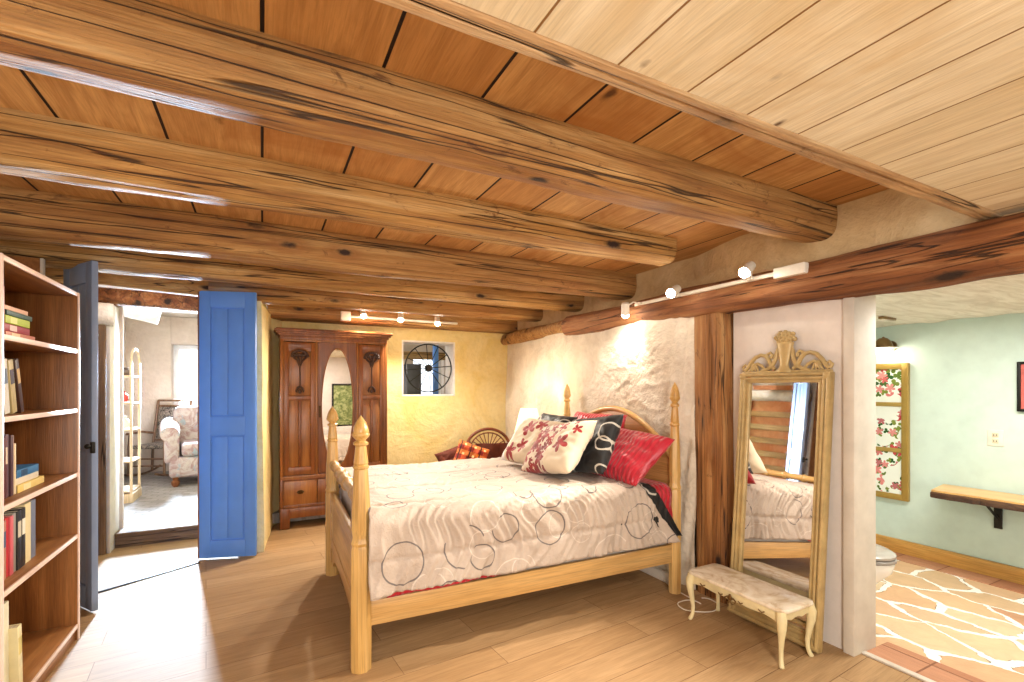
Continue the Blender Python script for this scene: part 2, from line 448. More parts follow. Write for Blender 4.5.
# edge timber of the lowered boards
o = log_mesh((-1.5, .885, 2.155), (2.75, .885, 2.155), .038, .04, 12, sq=5, nl=160, groove=[(PI * 1.5, .5)], amp=.14).build('edge_timber', M['edge'], smooth=50)
tag(o, 'thin split weathered timber along the edge of the pale ceiling boards', 'beam')
# header log in the right wall
mb = log_mesh((2.765, -.2, 1.985), (2.675, 3.95, 2.00), .115, .095, 15, sq=2.4, nl=220, nr=60, amp=.22, groove=[(PI * .12, .10)])
o = mb.build('wall_log', M['logred'], smooth=60); tag(o, 'long reddish brown log running along the right wall over the bathroom doorway', 'beam')
mb = log_mesh((2.69, 3.93, 2.02), (2.83, 5.68, 2.03), .075, .065, 16, sq=2.2, nl=120, nr=40, amp=.3)
o = mb.build('wall_log', M['beam'], smooth=60); tag(o, 'thinner knobbly log in the plaster wall beside the yellow wall corner', 'beam')
# wooden post
def wp(u, w):
    z = w * 1.93; a = 2 * PI * u
    c, q = math.cos(a), math.sin(a); e = (abs(c) ** 6 + abs(q) ** 6) ** (-1 / 6)
    k = 1 + .06 * noise.noise(Vector((c, q, z * 2.2))) + .05 * noise.noise(Vector((c * 4, q * 4, z * 3)))
    da = (a - PI * 1.08 + .2 * noise.noise(Vector((z, 0, 0))) + PI) % (2 * PI) - PI
    k -= .13 * math.exp(-(da / .10) ** 2)
    return (2.76 + c * e * .10 * k, 2.29 + (z - 1) * .02 + q * e * .125 * k, z)
o = MB().grid(64, 120, wp, True).build('wooden_post', M['postwood'], smooth=50)
tag(o, 'rough cracked brown timber post between the bed and the leaning mirror', 'post')

# ------------------------------------------------------------------ doors
def leaf(name, w, h, mat, loc, rot, both=True):
    root = ob(name, None, loc=loc, rot=rot); root['kind'] = 'structure'
    t = .035
    mb = MB()
    st = .085
    rails = [(0, .14), (1.0, 1.155), (h - .13, h)]
    mb.span((0, 0, 0), (st, t, h)).span((w - st, 0, 0), (w, t, h))
    for a, b in rails: mb.span((st - .002, 0.0005, a), (w - st + .002, t - .0005, b))
    mb.build('door_frame', mat, root)
    for a, b in ((.14, 1.0), (1.155, h - .13)):
        p = MB().span((st - .003, .0155, a - .003), (w - st + .003, t - .0155, b + .003), bev=0); k = 2; ww = (w - 2 * st - .024) / k
        for i in range(k): p.span((st + .012 + i * ww + .0015, .007, a + .012), (st + .012 + (i + 1) * ww - .0015, t - .007, b - .012), bev=.005)
        p.build('door_panel', mat, root)
    return root
d = leaf('door_1', .43, 2.18, M['blue'], (-.457, 4.665, .012), (0, 0, math.atan2(-.141, .426)))
MB().span((-.008, -.003, 0), (0, .038, 2.18), bev=.001).build('door_edge', M['armoire_light'], d)
for z in (.3, 1.1, 1.9):
    MB().lathe([(.007, 0), (.007, .09)], (-.012, .02, z), 10).build('hinge', M['black'], d)
d = leaf('door_2', .40, 2.18, M['blue_shaded'], (-1.165, 4.19, .012), (0, 0, math.atan2(-.33, .225)))
MB().box((.415, .0, 1.02), (.03, .02, .07), bev=.004).ball((.425, -.03, 1.03), .016).build('door_handle', M['black'], d)

# post and white jamb at the hall opening
o = MB().span((-1.30, 5.18, 0), (-1.172, 5.24, 1.93), bev=.006).build('door_post', wood('old plank', '#5a4330', '#84664a', '#a58868', 'Z', 1, .7, .006, 0, 3), smooth=30)
tag(o, 'weathered dark plank post at the foot of the step to the sitting room', 'post')
MB().span((-1.170, 5.20, 0), (-1.145, 5.52, 2.12), bev=.004).build('trim_hall', M['jamb'])['kind'] = 'structure'
o = log_mesh((-1.5, 5.16, 2.02), (-1.13, 5.24, 2.02), .1, .1, 20, sq=2, nl=40).build('log_end', M['whitewash']); tag(o, 'whitewashed log end resting on the plank post by the step', 'log')
struct('trim_step', MB().span((-1.144, 5.345, 0), (-.2, 5.385, .105)).span((-1.144, 5.33, .105), (-.2, 5.46, .13), bev=.006), M['riser'])
M['piney_pale'] = wood('pale slats', '#a98252', '#c9a472', '#e0c598', 'Y', 1, .6, .002)
o = log_mesh((-1.39, 4.15, 1.93), (-1.39, 5.12, 1.93), .085, .085, 25, sq=2.2, nl=60).build('wall_log', M['whitewash']); tag(o, 'whitewashed log above the slatted panel, reflected at the top of the leaning mirror', 'log')
# slatted partition on the left of the hall, seen in the leaning mirror
r = thing('slatted_panel', 'rustic panel of horizontal timber slats reflected in the leaning mirror', 'panel', (-1.42, 4.25, 0))
for y in (0, .85):
    MB().box((0, y, .92), (.08, .09, 1.84)).build('post', M['postwood'], r)
for k in range(8):
    MB().box((.0, .43, .25 + k * .2), (.035, .78, .085)).build('slat', M['piney_pale'], r)
struct('wall_hall_left', MB().span((-1.5, 4.2, 0), (-1.47, 5.2, 2.1), bev=0), plaster('orange plaster', '#d98a5c', '#f0b890', .9, 3, .01), smooth=0)

# ------------------------------------------------------------------ bathroom
n = NT('flagstone'); v = n.co()
vd = n.mix(.13, v, n.N('ShaderNodeTexNoise', {'Vector': v, 'Scale': 6, 'Detail': 4}).outputs[1], 'ADD')
v1 = n.N('ShaderNodeMapping', {0: vd, 'Scale': (1.5, .85, 1), 'Rotation': (0, 0, .5)}).outputs[0]
e = n.vor(v1, 3.0, 'DISTANCE_TO_EDGE'); e.voronoi_dimensions = '2D'
cc = n.vor(v1, 3.0, 'F1'); cc.voronoi_dimensions = '2D'
x = n.N('ShaderNodeSeparateColor', {0: cc.outputs['Color']}).outputs
c = n.ramp(x[0], (0, '#c98d68'), (.3, '#d9b48c'), (.6, '#cfb08a'), (.8, '#dcc3a0'), (1, '#c08a66'))
c = n.mix(.5, c, n.ramp(n.noise(v, 6, 5, .65, 1), (.3, .75), (.7, 1.15)), 'MULTIPLY')
wd = n.math('ADD', -.02, n.math('MULTIPLY', n.noise(v, 3, 3), .15))
gm = n.math('LESS_THAN', e.outputs['Distance'], wd)
pb = n.vor(v, 70); pc = n.ramp(n.N('ShaderNodeSeparateColor', {0: pb.outputs['Color']}).outputs[0], (.1, '#f0ece2'), (.9, '#fbf8f0'))
ed = n.math('LESS_THAN', n.math('ABSOLUTE', n.math('SUBTRACT', e.outputs['Distance'], wd)), .006)
c = n.mix(gm, c, pc); c = n.mix(n.math('MULTIPLY', n.math('MULTIPLY', ed, n.math('GREATER_THAN', n.noise(v, 14, 2), .5)), .8), c, '#4a3424')
n.out(c, .55).bump(n.math('ADD', n.math('MULTIPLY', gm, -1), n.math('MULTIPLY', pb.outputs['Distance'], .3)), .004)
floorbox('floor', (2.95, -1.0, -.1), (4.95, 3.3, -.002), n.m)
M['terra'] = planks('terracotta tile', '#b57c5c', '#c69272', '#9c6346', .3, .3, 'Y', 0, .005, .5, '#8a5a40', .3, off=0)
floorbox('floor', (2.836, .1, -.05), (3.06, 1.42, .003), M['terra'])
floorbox('floor', (4.60, -1.0, -.05), (4.83, 3.2, .003), M['terra'])
struct('wall_bath', MB().span((4.82, -1, 0), (4.95, 3.2, 2.05), bev=0), M['teal'], smooth=0)
struct('wall_bath_end', MB().span((2.95, 3.2, 0), (4.95, 3.3, 2.05), bev=0), M['teal'], smooth=0)
struct('wall_bath_front', MB().span((2.95, -1.1, 0), (4.95, -1.0, 2.05), bev=0), M['teal'], smooth=0)
struct('wall_bath_inner', MB().span((2.93, 1.48, 0), (2.96, 3.3, 2.05), bev=0).span((2.93, -1.1, 0), (2.96, .1, 2.05), bev=0), M['teal'], smooth=0)
def cf(u, w):
    x = 2.80 + u * 2.05; y = -1 + w * 4.25
    return (x, y, 1.935 + .012 * noise.noise(Vector((x * .8, y * 5, 0))) + .006 * noise.noise(Vector((x * 2, y * 9, 4))))
n = NT('cloth ceiling'); c = n.ramp(n.noise(n.co((1, 5, 1)), 2, 6, .65, 1.5), (.35, '#d8d2c4'), (.6, '#f2eee4')); n.out(c, .9)
struct('ceiling', MB().grid(50, 160, cf), n.m, smooth=80)
struct('baseboard_bath', MB().span((4.795, -1, 0), (4.82, 3.2, .115)), M['trim'])

# flowered sash hung on the teal wall
r = thing('flowered_window_sash', 'gold framed old window sash with painted pink flowers on the teal wall', 'wall decoration', (4.80, 2.26, 0))
y0, y1, z0, z1 = -.28, .19, .45, 1.61   # world y 2.07..2.54
y0 = -.19; y1 = .28
mb = MB().span((-.018, y0, z0), (.018, y0 + .05, z1)).span((-.018, y1 - .05, z0), (.018, y1, z1)).span((-.018, y0, z0), (.018, y1, z0 + .05)).span((-.018, y0, z1 - .05), (.018, y1, z1))
mb.build('frame', flat('gold paint', '#a98a45', .4, .3), r)
for z in (.87, 1.26): MB().span((-.014, y0 + .04, z - .018), (.014, y1 - .04, z + .018)).build('glazing_bar', flat('gold paint bar', '#b39550', .4, .3), r)
n = NT('painted flowers'); v = n.co((1, 1, 1), (PI / 2, 0, PI / 2)); v = n.co(); s = n.N('ShaderNodeSeparateXYZ', {0: v}).outputs
vv = n.N('ShaderNodeCombineXYZ', {0: s[1], 1: s[2]}).outputs[0]
f1, cr, rr = flowers(n, vv, 11, .55); f2, cr2, rr2 = flowers(n, n.N('ShaderNodeMapping', {0: vv, 'Location': (.3, .17, 0)}).outputs[0], 16, .6, 3)
dens = n.math('GREATER_THAN', n.noise(vv, 4.5, 2), .47)
c = n.mix(n.math('MULTIPLY', f2, dens), '#eef3ec', n.ramp(cr2[2], (.3, '#2f5a2a'), (.7, '#7a8a3a')))
c = n.mix(n.math('MULTIPLY', f1, dens), c, n.ramp(cr[2], (.2, '#c84a50'), (.6, '#e89a96'), (.9, '#b86a70'))); n.out(c, .2)
M['flowerglass'] = n.m
MB().span((-.004, y0 + .04, z0 + .04), (.004, y1 - .04, z1 - .04), bev=0).build('painted_glass', n.m, r)
# sconce above the sash
r = thing('wall_sconce', 'bronze dome wall lamp glowing above the flowered sash', 'lamp', (4.80, 2.2, 1.74))
MB().lathe([(.0, .085), (.03, .08), (.055, .055), (.068, .02), (.07, 0), (.06, 0)], (-.13, 0, .0), 24).build('lamp_shade', M['bronze'], r)
MB().tube([(0, 0, .02), (-.05, 0, .06), (-.13, 0, .085)], .01).lathe([(.045, 0), (.045, .012)], (0, 0, .02), 20, Matrix.Rotation(-PI / 2, 4, 'Y')).build('arm', M['bronze'], r)
MB().ball((-.13, 0, -.03), (.055, .055, .04)).build('bulb', glow('sconce bulb', '#fff2d8', 12), r)
MB().lathe([(.10, 0), (.10, .006), (.0, .006)], (-.13, 0, -.005), 28).build('glass_disc', flat('frosted glass', '#f3efe4', .2), r)
o = MB().box((4.2, 1.95, 1.925), (.20, .03, .02)).build('ceiling_clip', M['bronze']); tag(o, 'small bronze bracket on the bathroom ceiling over the sash', 'bracket')
# live edge shelf
def le(u, w):
    y = .35 + w * 1.6
    return y
poly = []
for k in range(41):
    y = .2 + k / 40 * 1.58; poly.append((4.45 - .03 * noise.noise(Vector((y * 5, 0, 0))) - .03 * noise.noise(Vector((y * 17, 3, 0))), y))
poly += [(4.80, 1.84), (4.80, .2)]
r = thing('live_edge_shelf', 'thick live edge wooden slab shelf fixed to the teal wall', 'shelf', (0, 0, 0))
n = NT('slab wood'); v = n.co(); c = n.ramp(n.noise(n.co((6, .7, 2)), 2, 6, .6, 1), (.3, '#c08a4a'), (.6, '#e2b878'))
MB().prism(poly, .012, Matrix.Translation((0, 0, .634))).build('slab_top', n.out(c, .3).m, r)
MB().prism([(x - .014 + .012 * noise.noise(Vector((y * 21, 8, 0))) if x < 4.7 else x, y) for x, y in poly], .045, Matrix.Translation((0, 0, .605)), bev=.008).build('bark_edge', wood('bark', '#1e100a', '#4a2c18', '#86603a', 'Y', 1.5, .6, .01, 4, 2), r)
b = ob('shelf_bracket', None, parent=r)
mb = MB().span((4.785, 1.495, .37), (4.80, 1.54, .585), bev=.002).span((4.52, 1.495, .575), (4.80, 1.54, .583), bev=.002).tube([(4.79, 1.517, .44), (4.58, 1.517, .575)], .009)
COL.objects.unlink(b); bpy.data.objects.remove(b)
mb.build('shelf_bracket', M['black'], r)
# outlet
r = thing('wall_outlet', 'white wall outlet plate on the pale teal bathroom wall', 'outlet', (4.82, 1.54, 1.03))
MB().span((-.007, -.045, -.06), (0, .045, .06), bev=.003).build('plate', M['whitep'], r)
for z in (.022, -.022):
    p = MB().span((-.010, -.018, z - .016), (-.006, .018, z + .016), bev=.003).build('socket', flat('ivory', '#d8ccb0', .4), r)
    MB().span((-.0115, -.009, z - .006), (-.0098, -.006, z + .006), bev=0).span((-.0115, .006, z - .006), (-.0098, .009, z + .006), bev=0).build('slot', M['black'], p)
# dark framed red picture
r = thing('framed_picture', 'dark framed red picture at the edge of the teal wall', 'picture', (4.82, 1.2, 1.41))
MB().span((-.03, -.22, -.178), (0, -.20, .178)).span((-.03, .20, -.178), (0, .22, .178)).span((-.03, -.22, -.178), (0, .22, -.158)).span((-.03, -.22, .158), (0, .22, .178)).build('frame', M['black'], r)
MB().span((-.02, -.2, -.16), (-.004, .2, .16), bev=0).build('canvas', flat('red print', '#c8625a', .5, 0, .25, 20), r)
r = thing('wall_tap', 'small black wall tap just above the end of the slab shelf', 'tap', (4.82, 1.30, .95))
MB().lathe([(.03, 0), (.03, .01), (.012, .02), (.012, .07), (.02, .075), (.02, .1), (0, .105)], (0, 0, 0), 16, Matrix.Rotation(-PI / 2, 4, 'Y')).build('tap_body', M['black'], r)
r = thing('wall_tap', 'small black wall tap below the slab shelf near the bracket', 'tap', (4.82, 1.32, .53))
MB().lathe([(.03, 0), (.03, .01), (.012, .02), (.012, .07), (.02, .075), (.02, .1), (0, .105)], (0, 0, 0), 16, Matrix.Rotation(-PI / 2, 4, 'Y')).build('tap_body', M['black'], r)
# toilet
r = thing('toilet', 'white toilet with closed grey seat lid behind the doorway jamb', 'toilet', (3.16, 1.71, 0))
def egg(s, z, n=40, dy=0, back=.18):
    out = []
    for k in range(n):
        a = 2 * PI * k / n; x = .185 * s * math.cos(a); y = math.sin(a)
        y = y * (.27 * s) if y < 0 else y * back * s
        out.append((x, y + dy, z))
    return out
def loft(rings, cap=True):
    mb = MB(); t = bmesh.new(); V = [[t.verts.new(p) for p in r_] for r_ in rings]; n_ = len(rings[0])
    for a, b in zip(V, V[1:]):
        for k in range(n_): t.faces.new((a[k], a[(k + 1) % n_], b[(k + 1) % n_], b[k]))
    if cap: t.faces.new(V[0][::-1]); t.faces.new(V[-1])
    return mb._in(t)
loft([egg(.74, 0, dy=.03), egg(.72, .03, dy=.03), egg(.60, .10, dy=.04), egg(.62, .18, dy=.04), egg(.78, .27, dy=.02), egg(.95, .34), egg(1, .39), egg(.98, .40)]).build('bowl', M['porcelain'], r, smooth=60)
loft([egg(1.0, .402), egg(1.03, .406), egg(1.03, .418), egg(1.0, .424)]).build('seat', flat('grey seat', '#8f8a84', .25), r, smooth=50)
loft([egg(.99, .427), egg(1.02, .431), egg(1.02, .443), egg(.96, .452), egg(.5, .457)]).build('lid', flat('grey lid', '#a8a29a', .2), r, smooth=50)
MB().span((-.2, .16, .36), (.2, .34, .74), bev=.02, seg=4).build('tank', M['porcelain'], r)
MB().span((-.21, .15, .74), (.21, .35, .775), bev=.012, seg=3).build('tank_lid', M['porcelain'], r)

# ------------------------------------------------------------------ far sitting room
M['brick'] = planks('pale brick floor', '#918b88', '#aaa4a0', '#7a726e', .07, .2, 'X', .3, .007, .7, '#7c7672', .3)
floorbox('floor', (-1.9, 5.45, .03), (3.4, 9.3, .13), M['brick'])
floorbox('ceiling', (-1.9, 5.7, 2.50), (3.4, 9.3, 2.56), flat('white boards', '#c9beb0', .8))
struct('wall_far_left', MB().span((-1.9, 5.7, 0), (-1.8, 9.3, 2.5), bev=0), M['far'], smooth=0)
struct('wall_far_right', MB().span((3.3, 5.7, 0), (3.4, 9.3, 2.5), bev=0), M['far'], smooth=0)
mb = MB().span((-1.9, 9.0, 0), (-1.24, 9.3, 2.5), bev=.02).span((-.3, 9.0, 0), (2.55, 9.3, 2.5), bev=.02).span((3.15, 9.0, 0), (3.4, 9.3, 2.5), bev=.02).span((2.54, 9.0, 0), (3.16, 9.3, .9), bev=.02).span((2.54, 9.0, 2.08), (3.16, 9.3, 2.5), bev=.02).span((-1.25, 9.0, 0), (-.29, 9.3, .85), bev=.02).span((-1.25, 9.0, 2.08), (-.29, 9.3, 2.5), bev=.02)
struct('wall_far_end', mb, M['far'], smooth=40)
struct('wall_far_front', MB().span((-1.9, 5.50, 0), (-1.12, 5.54, 2.5), bev=0), M['far'], smooth=0)
w = ob('window_2', None, loc=(-.77, 9.24, 1.465)); w['kind'] = 'structure'
mb = MB()
for a, b in (((-.48, -.03, -.615), (-.40, .03, .615)), ((.40, -.03, -.615), (.48, .03, .615)), ((-.48, -.03, -.615), (.48, .03, -.54)), ((-.48, -.03, .54), (.48, .03, .615)), ((-.025, -.025, -.6), (.025, .025, .6))): mb.span(a, b)
mb.build('window_frame', flat('white window paint', '#dfe0e2', .4), w)
g = NT('window glass'); g.out('#ffffff', 0); g.b.inputs['Transmission Weight'].default_value = 1; g.b.inputs['IOR'].default_value = 1.01
MB().span((-.4, -.003, -.55), (.4, .003, .55), bev=0).build('pane', g.m, w)
w = ob('window_added', None, loc=(2.85, 9.22, 1.49)); w['kind'] = 'structure'  # added opening that brightens the view through the small square window
mb = MB()
for a, b in (((-.31, -.03, -.6), (-.25, .03, .6)), ((.25, -.03, -.6), (.31, .03, .6)), ((-.31, -.03, -.6), (.31, .03, -.54)), ((-.31, -.03, .54), (.31, .03, .6))): mb.span(a, b)
mb.build('window_frame', flat('white window paint two', '#dfe0e2', .4), w)
MB().span((-.26, -.003, -.55), (.26, .003, .55), bev=0).build('pane', g.m, w)
o = log_mesh((-1.85, 6.9, 2.42), (-1.08, 7.0, 2.23), .10, .085, 30, sq=2, nl=40).build('log_end', M['whitewash']); tag(o, 'whitewashed sawn log end high on the sitting room wall', 'log')
# narrow shelf stand
r = thing('shelf_stand', 'tall pale wooden stand with arched top and knick-knacks beyond the step', 'shelf', (-1.41, 6.9, .13))
M['palewood'] = wood('pale wood', '#c9a67c', '#dcc19a', '#ead7b8', 'Z', 1, .5, .001)
for x_ in (-.12, .12):
    for y_ in (-.2, .2): MB().box((x_, y_, .78), (.025, .025, 1.56)).build('post', M['palewood'], r)
for z in (.12, .45, .8, 1.1, 1.4): MB().box((0, 0, z), (.26, .42, .018)).build('shelf', M['palewood'], r)
MB().tube([(0.12, .2 * math.cos(a * PI / 16), 1.56 + .16 * math.sin(a * PI / 16)) for a in range(17)], .012).build('arch', M['palewood'], r)
MB().box((0, 0, .05), (.28, .44, .1)).build('base', M['palewood'], r)
for (z, h_, yy, cl, lab) in ((1.24, .12, -.05, '#b03a34', 'small red ornament on the pale arched stand'), (1.54, .09, .05, '#5c4a42', 'small dark box on the top tray of the pale arched stand'), (.94, .14, 0, '#d8cfc0', 'cream jug on the pale arched stand')):
    o = MB().lathe([(.035, 0), (.05, h_ * .3), (.045, h_ * .6), (.02, h_ * .85), (.028, h_), (0, h_)], (0, 0, 0), 16).build('ornament', flat('o' + cl, cl, .4), loc=(-1.39, 6.9 + yy, z + .004 + .0)); tag(o, lab, 'ornament')
# upholstered armchair
n = NT('floral upholstery'); v = n.co(); f1, cr, rr = flowers(n, v, 9, .55)
c = n.mix(n.ramp(n.noise(v, 7, 5, .7, 1.5), (.42, 0.0), (.6, 1.0)), '#b8aca6', '#9a7c7a')
c = n.mix(n.ramp(n.noise(n.co((1, 1, 1), loc=(5, 2, 1)), 9, 3, .6, 1), (.58, 0.0), (.64, .8)), c, '#8fa0a8'); n.out(c, .9)
M['uph'] = n.m
r = thing('armchair', 'pale floral upholstered armchair with rolled arm in the sitting room', 'armchair', (-.66, 7.9, .13), (0, 0, R(8)))
MB().span((-.45, -.4, .12), (.45, .42, .38), bev=.04, seg=3).build('base', M['uph'], r)
MB().span((-.32, -.42, .38), (.32, .3, .55), bev=.06, seg=4).build('seat_cushion', M['uph'], r)
MB().box((0, .38, .68), (.8, .2, .66), (-.15, 0, 0), bev=.08, seg=4).build('backrest', M['uph'], r)
for sx in (-1, 1):
    MB().span((sx * .34, -.4, .3), (sx * .5, .4, .66), bev=.05, seg=3).tube([(sx * .44, -.42, .68), (sx * .44, 0, .70), (sx * .44, .4, .74)], [.10, .115, .12], 18).build('arm', M['uph'], r)
for x_ in (-.38, .38):
    for y_ in (-.34, .36): MB().lathe([(.025, 0), (.045, .03), (.05, .07), (.03, .09), (.04, .13)], (x_, y_, 0), 14).build('leg', M['armoire'], r)
# rocking chair
M['stick'] = wood('rocker wood', '#4a3020', '#77543a', '#9a7858', 'Z', 1, .4, .001)
r = thing('rocking_chair', 'dark wooden rocking chair with patterned back behind the floral armchair', 'rocking chair', (-1.33, 8.55, .13), (0, 0, R(-25)))
for sx in (-.24, .24):
    MB().tube([(sx, .42 - .84 * t + 0, .03 + .28 * (t - .5) ** 2) for t in [i / 12 for i in range(13)]], .016).build('rocker', M['stick'], r)
    MB().tube([(sx, .22, .05), (sx, .24, .45), (sx, .36, 1.08)], .018).build('back_post', M['stick'], r)
    MB().tube([(sx, -.24, .05), (sx, -.24, .45), (sx, -.22, .62)], .017).build('leg', M['stick'], r)
    MB().tube([(sx, -.28, .63), (sx, 0, .64), (sx, .26, .60)], .018).build('arm', M['stick'], r)
for z, y_ in ((1.08, .36), (1.0, .345), (.5, .25)): MB().tube([(-.24, y_, z), (.24, y_, z)], .015).build('rail', M['stick'], r)
for z in (.18, .28): MB().tube([(-.24, -.24, z), (.24, -.24, z)], .012).build('stretcher', M['stick'], r)
fab = NT('dark patterned cloth'); v = fab.co(); c = fab.ramp(fab.noise(v, 24, 4, .7, 2), (.42, '#2c2622'), (.55, '#8c8076'), (.7, '#b8a898')); fab.out(c, .9)
MB().box((0, .30, .74), (.42, .03, .5), (-.19, 0, 0), bev=.012).build('back_cushion', fab.m, r)
MB().box((0, 0, .44), (.46, .48, .05), bev=.02).build('seat', fab.m, r)
# things seen through the little window
r = struct('trim_far_post', MB().box((2.50, 7.55, 1.2), (.07, .1, 2.2)), M['blue'])
struct('trim_far_lintel', MB().box((2.15, 7.75, 1.93), (1.3, .12, .12)), M['beam2'])
o = MB().box((2.02, 7.3, .95), (.22, .4, 1.62), bev=.01).build('cabinet', flat('dark cabinet', '#4a4a54', .5)); tag(o, 'dark grey cabinet seen through the small square window', 'cabinet')
# the little window: white reveal and wagon wheel
w = ob('window_1', None, loc=(1.8035, 5.70, 1.635)); w['kind'] = 'structure'
mb = MB().span((-.335, -.012, -.335), (-.315, .3, .335)).span((.315, -.012, -.335), (.335, .3, .335)).span((-.335, -.012, -.335), (.335, .3, -.315)).span((-.335, -.012, .315), (.335, .3, .335))
mb.build('window_frame', flat('white reveal', '#e6e2dc', .5), w)
MB().span((-.316, .13, -.316), (.316, .136, .316), bev=0).build('pane', g.m, w)
r = thing('wheel_ornament', 'black iron spoked wheel hanging in the small square window', 'wheel ornament', (1.80, 5.70, 1.642))
MB().tube([(.29 * math.cos(2 * PI * k / 48), 0, .29 * math.sin(2 * PI * k / 48)) for k in range(48)], .008, 8, True).build('rim', M['black'], r)
MB().lathe([(0, -.04), (.03, -.04), (.045, -.015), (.045, .015), (.03, .04), (0, .04)], (0, 0, 0), 20, Matrix.Rotation(PI / 2, 4, 'X')).build('hub', M['black'], r)
for k in range(12):
    a = 2 * PI * k / 12 + .1
    MB().tube([(.04 * math.cos(a), 0, .04 * math.sin(a)), (.288 * math.cos(a), 0, .288 * math.sin(a))], .005, 6).build('spoke', M['black'], r)

# ------------------------------------------------------------------ wardrobe
r = thing('wardrobe', 'reddish carved wooden wardrobe with an oval mirror door against the yellow wall', 'wardrobe', (.155, 5.285, 0))
W, D_, H = 1.05, .38, 1.90
A, AL = M['armoire'], M['armoire_light']
MB().span((0, .02, .10), (.02, D_, H)).span((W - .02, .02, .10), (W, D_, H)).span((0, D_ - .01, .10), (W, D_, H)).span((0, .02, .50), (W, D_, .53)).span((0, .02, .10), (W, D_, .13)).span((0, .02, H - .03), (W, D_, H)).build('body', A, r)
mb = MB()
for k, (e, z0, z1) in enumerate(((.0, 1.885, 1.925), (.015, 1.92, 1.945), (.035, 1.942, 1.965), (.05, 1.962, 1.985), (.035, 1.983, 1.995))):
    mb.span((-e, -e, z0), (W + e, D_, z1), bev=.005)
mb.build('cornice', A, r)
mb = MB()
for x0, x1 in ((0, .035), (.325, .35), (.725, .75), (W - .035, W)): mb.span((x0, -.005, .50), (x1, .022, 1.89))
mb.span((0, -.004, 1.865), (W, .022, 1.89)).span((0, -.006, .49), (W, .022, .525))
mb.build('face_frame', AL, r)
def carved(cx):
    mb = MB()
    P = lambda x, z: (cx + x, -.014, z)
    mb.tube([P(0, 1.40), P(.002, 1.5), P(0, 1.62)], .006, 8)
    for s in (-1, 1):
        mb.tube([P(s * .006, 1.62), P(s * .02, 1.67), P(s * .05, 1.70), P(s * .075, 1.74)], [.007, .008, .012, .005], 8)
        mb.tube([P(s * .004, 1.63), P(s * .012, 1.70), P(s * .03, 1.755)], [.006, .012, .006], 8)
        mb.tube([P(0, 1.42), P(s * .02, 1.40), P(s * .035, 1.37), P(s * .03, 1.355)], [.006, .012, .01, .005], 8)
    for k in range(11):
        a = PI * k / 10
        mb.ball(P(.07 * math.cos(a), 1.72 + .055 * math.sin(a)), (.017, .006, .014), 8)
    for k in range(5): mb.ball(P(-.04 + .02 * k, 1.73), (.014, .006, .018), 8)
    mb.ball(P(0, 1.365), (.018, .007, .022), 8)
    return mb
def side_door(x0, x1):
    d = ob('door', None, parent=r); d.location = (0, 0, 0)
    f = MB(); s = .045; y0, y1 = -.012, .012
    f.span((x0, y0, .53), (x0 + s, y1, 1.86)).span((x1 - s, y0, .53), (x1, y1, 1.86))
    f.span((x0, y0, .53), (x1, y1, .61)).span((x0, y0, 1.275), (x1, y1, 1.325)).span((x0, y0, 1.80), (x1, y1, 1.86))
    f.span(((x0 + x1) / 2 - .012, y0, .6), ((x0 + x1) / 2 + .012, y1, 1.28))
    # arched top of the upper panel
    n_ = 12; pts = [(x0 + s - .002, 1.80), (x0 + s - .002, 1.765)] + [(x0 + s + (x1 - x0 - 2 * s) * k / n_, 1.765 + .035 * math.sin(PI * k / n_)) for k in range(n_ + 1)] + [(x1 - s + .002, 1.765), (x1 - s + .002, 1.805), (x0 + s - .002, 1.805)]
    return d, f
for x0, x1 in ((.035, .325), (.75, W - .035)):
    s = .045; y0, y1 = -.012, .012; xm = (x0 + x1) / 2
    f = MB()
    f.span((x0, y0, .53), (x0 + s, y1, 1.86)).span((x1 - s, y0, .53), (x1, y1, 1.86))
    f.span((x0, y0, .53), (x1, y1, .61)).span((x0, y0, 1.275), (x1, y1, 1.325)).span((x0, y0, 1.80), (x1, y1, 1.86))
    f.span((xm - .012, y0, .6), (xm + .012, y1, 1.28))
    for k in range(10):      # arched spandrel
        a0 = x0 + s + (x1 - x0 - 2 * s) * k / 10; a1 = a0 + (x1 - x0 - 2 * s) / 10
        hh = .04 * (1 - math.sin(PI * (k + .5) / 10))
        if hh > .003: f.span((a0 - .001, y0 + .001, 1.802 - hh), (a1 + .001, y1, 1.805), bev=0)
    d = f.build('door', A, r)
    MB().span((x0 + s, .0, .6), (xm - .012, .008, 1.28), bev=.003).span((xm + .012, .0, .6), (x1 - s, .008, 1.28), bev=.003).span((x0 + s, .0, 1.32), (x1 - s, .008, 1.81), bev=.003).build('door_panel', AL, d)
    carved(xm).build('carving', M['carve'], d)
# centre door with oval mirror
cx, cz, ra, rb = .5375, 1.20, .157, .61
def ovr(u, w, g0=1.0, g1=None):
    a = 2 * PI * u
    ex, ez = ra * math.cos(a), rb * math.sin(a)
    # outer rectangle point in the same direction
    hx, hz = .185, .664; c_, s_ = math.cos(a) * ra, math.sin(a) * rb
    k = min(hx / max(1e-6, abs(c_)), hz / max(1e-6, abs(s_)))
    ox, oz = c_ * k, s_ * k
    return (cx + ex + (ox - ex) * w, -.010, cz + ez + (oz - ez) * w)
mb = MB().grid(192, 5, ovr, True)
def bead(u, w):
    a = 2 * PI * u; b = 2 * PI * w
    rr = .007 * math.cos(b)
    return (cx + (ra + rr) * math.cos(a), -.012 - .006 * math.sin(b), cz + (rb + rr) * math.sin(a))
cd = mb.build('mirror_door', A, r, smooth=20)
MB().grid(128, 9, bead, True).build('mirror_bead', AL, cd, smooth=60)
MB().prism([(cx + (ra + .002) * math.cos(2 * PI * k / 96), cz + (rb + .002) * math.sin(2 * PI * k / 96)) for k in range(96)], .004, MXZ((0, -.006, 0))).build('oval_mirror', M['mirror'], cd)
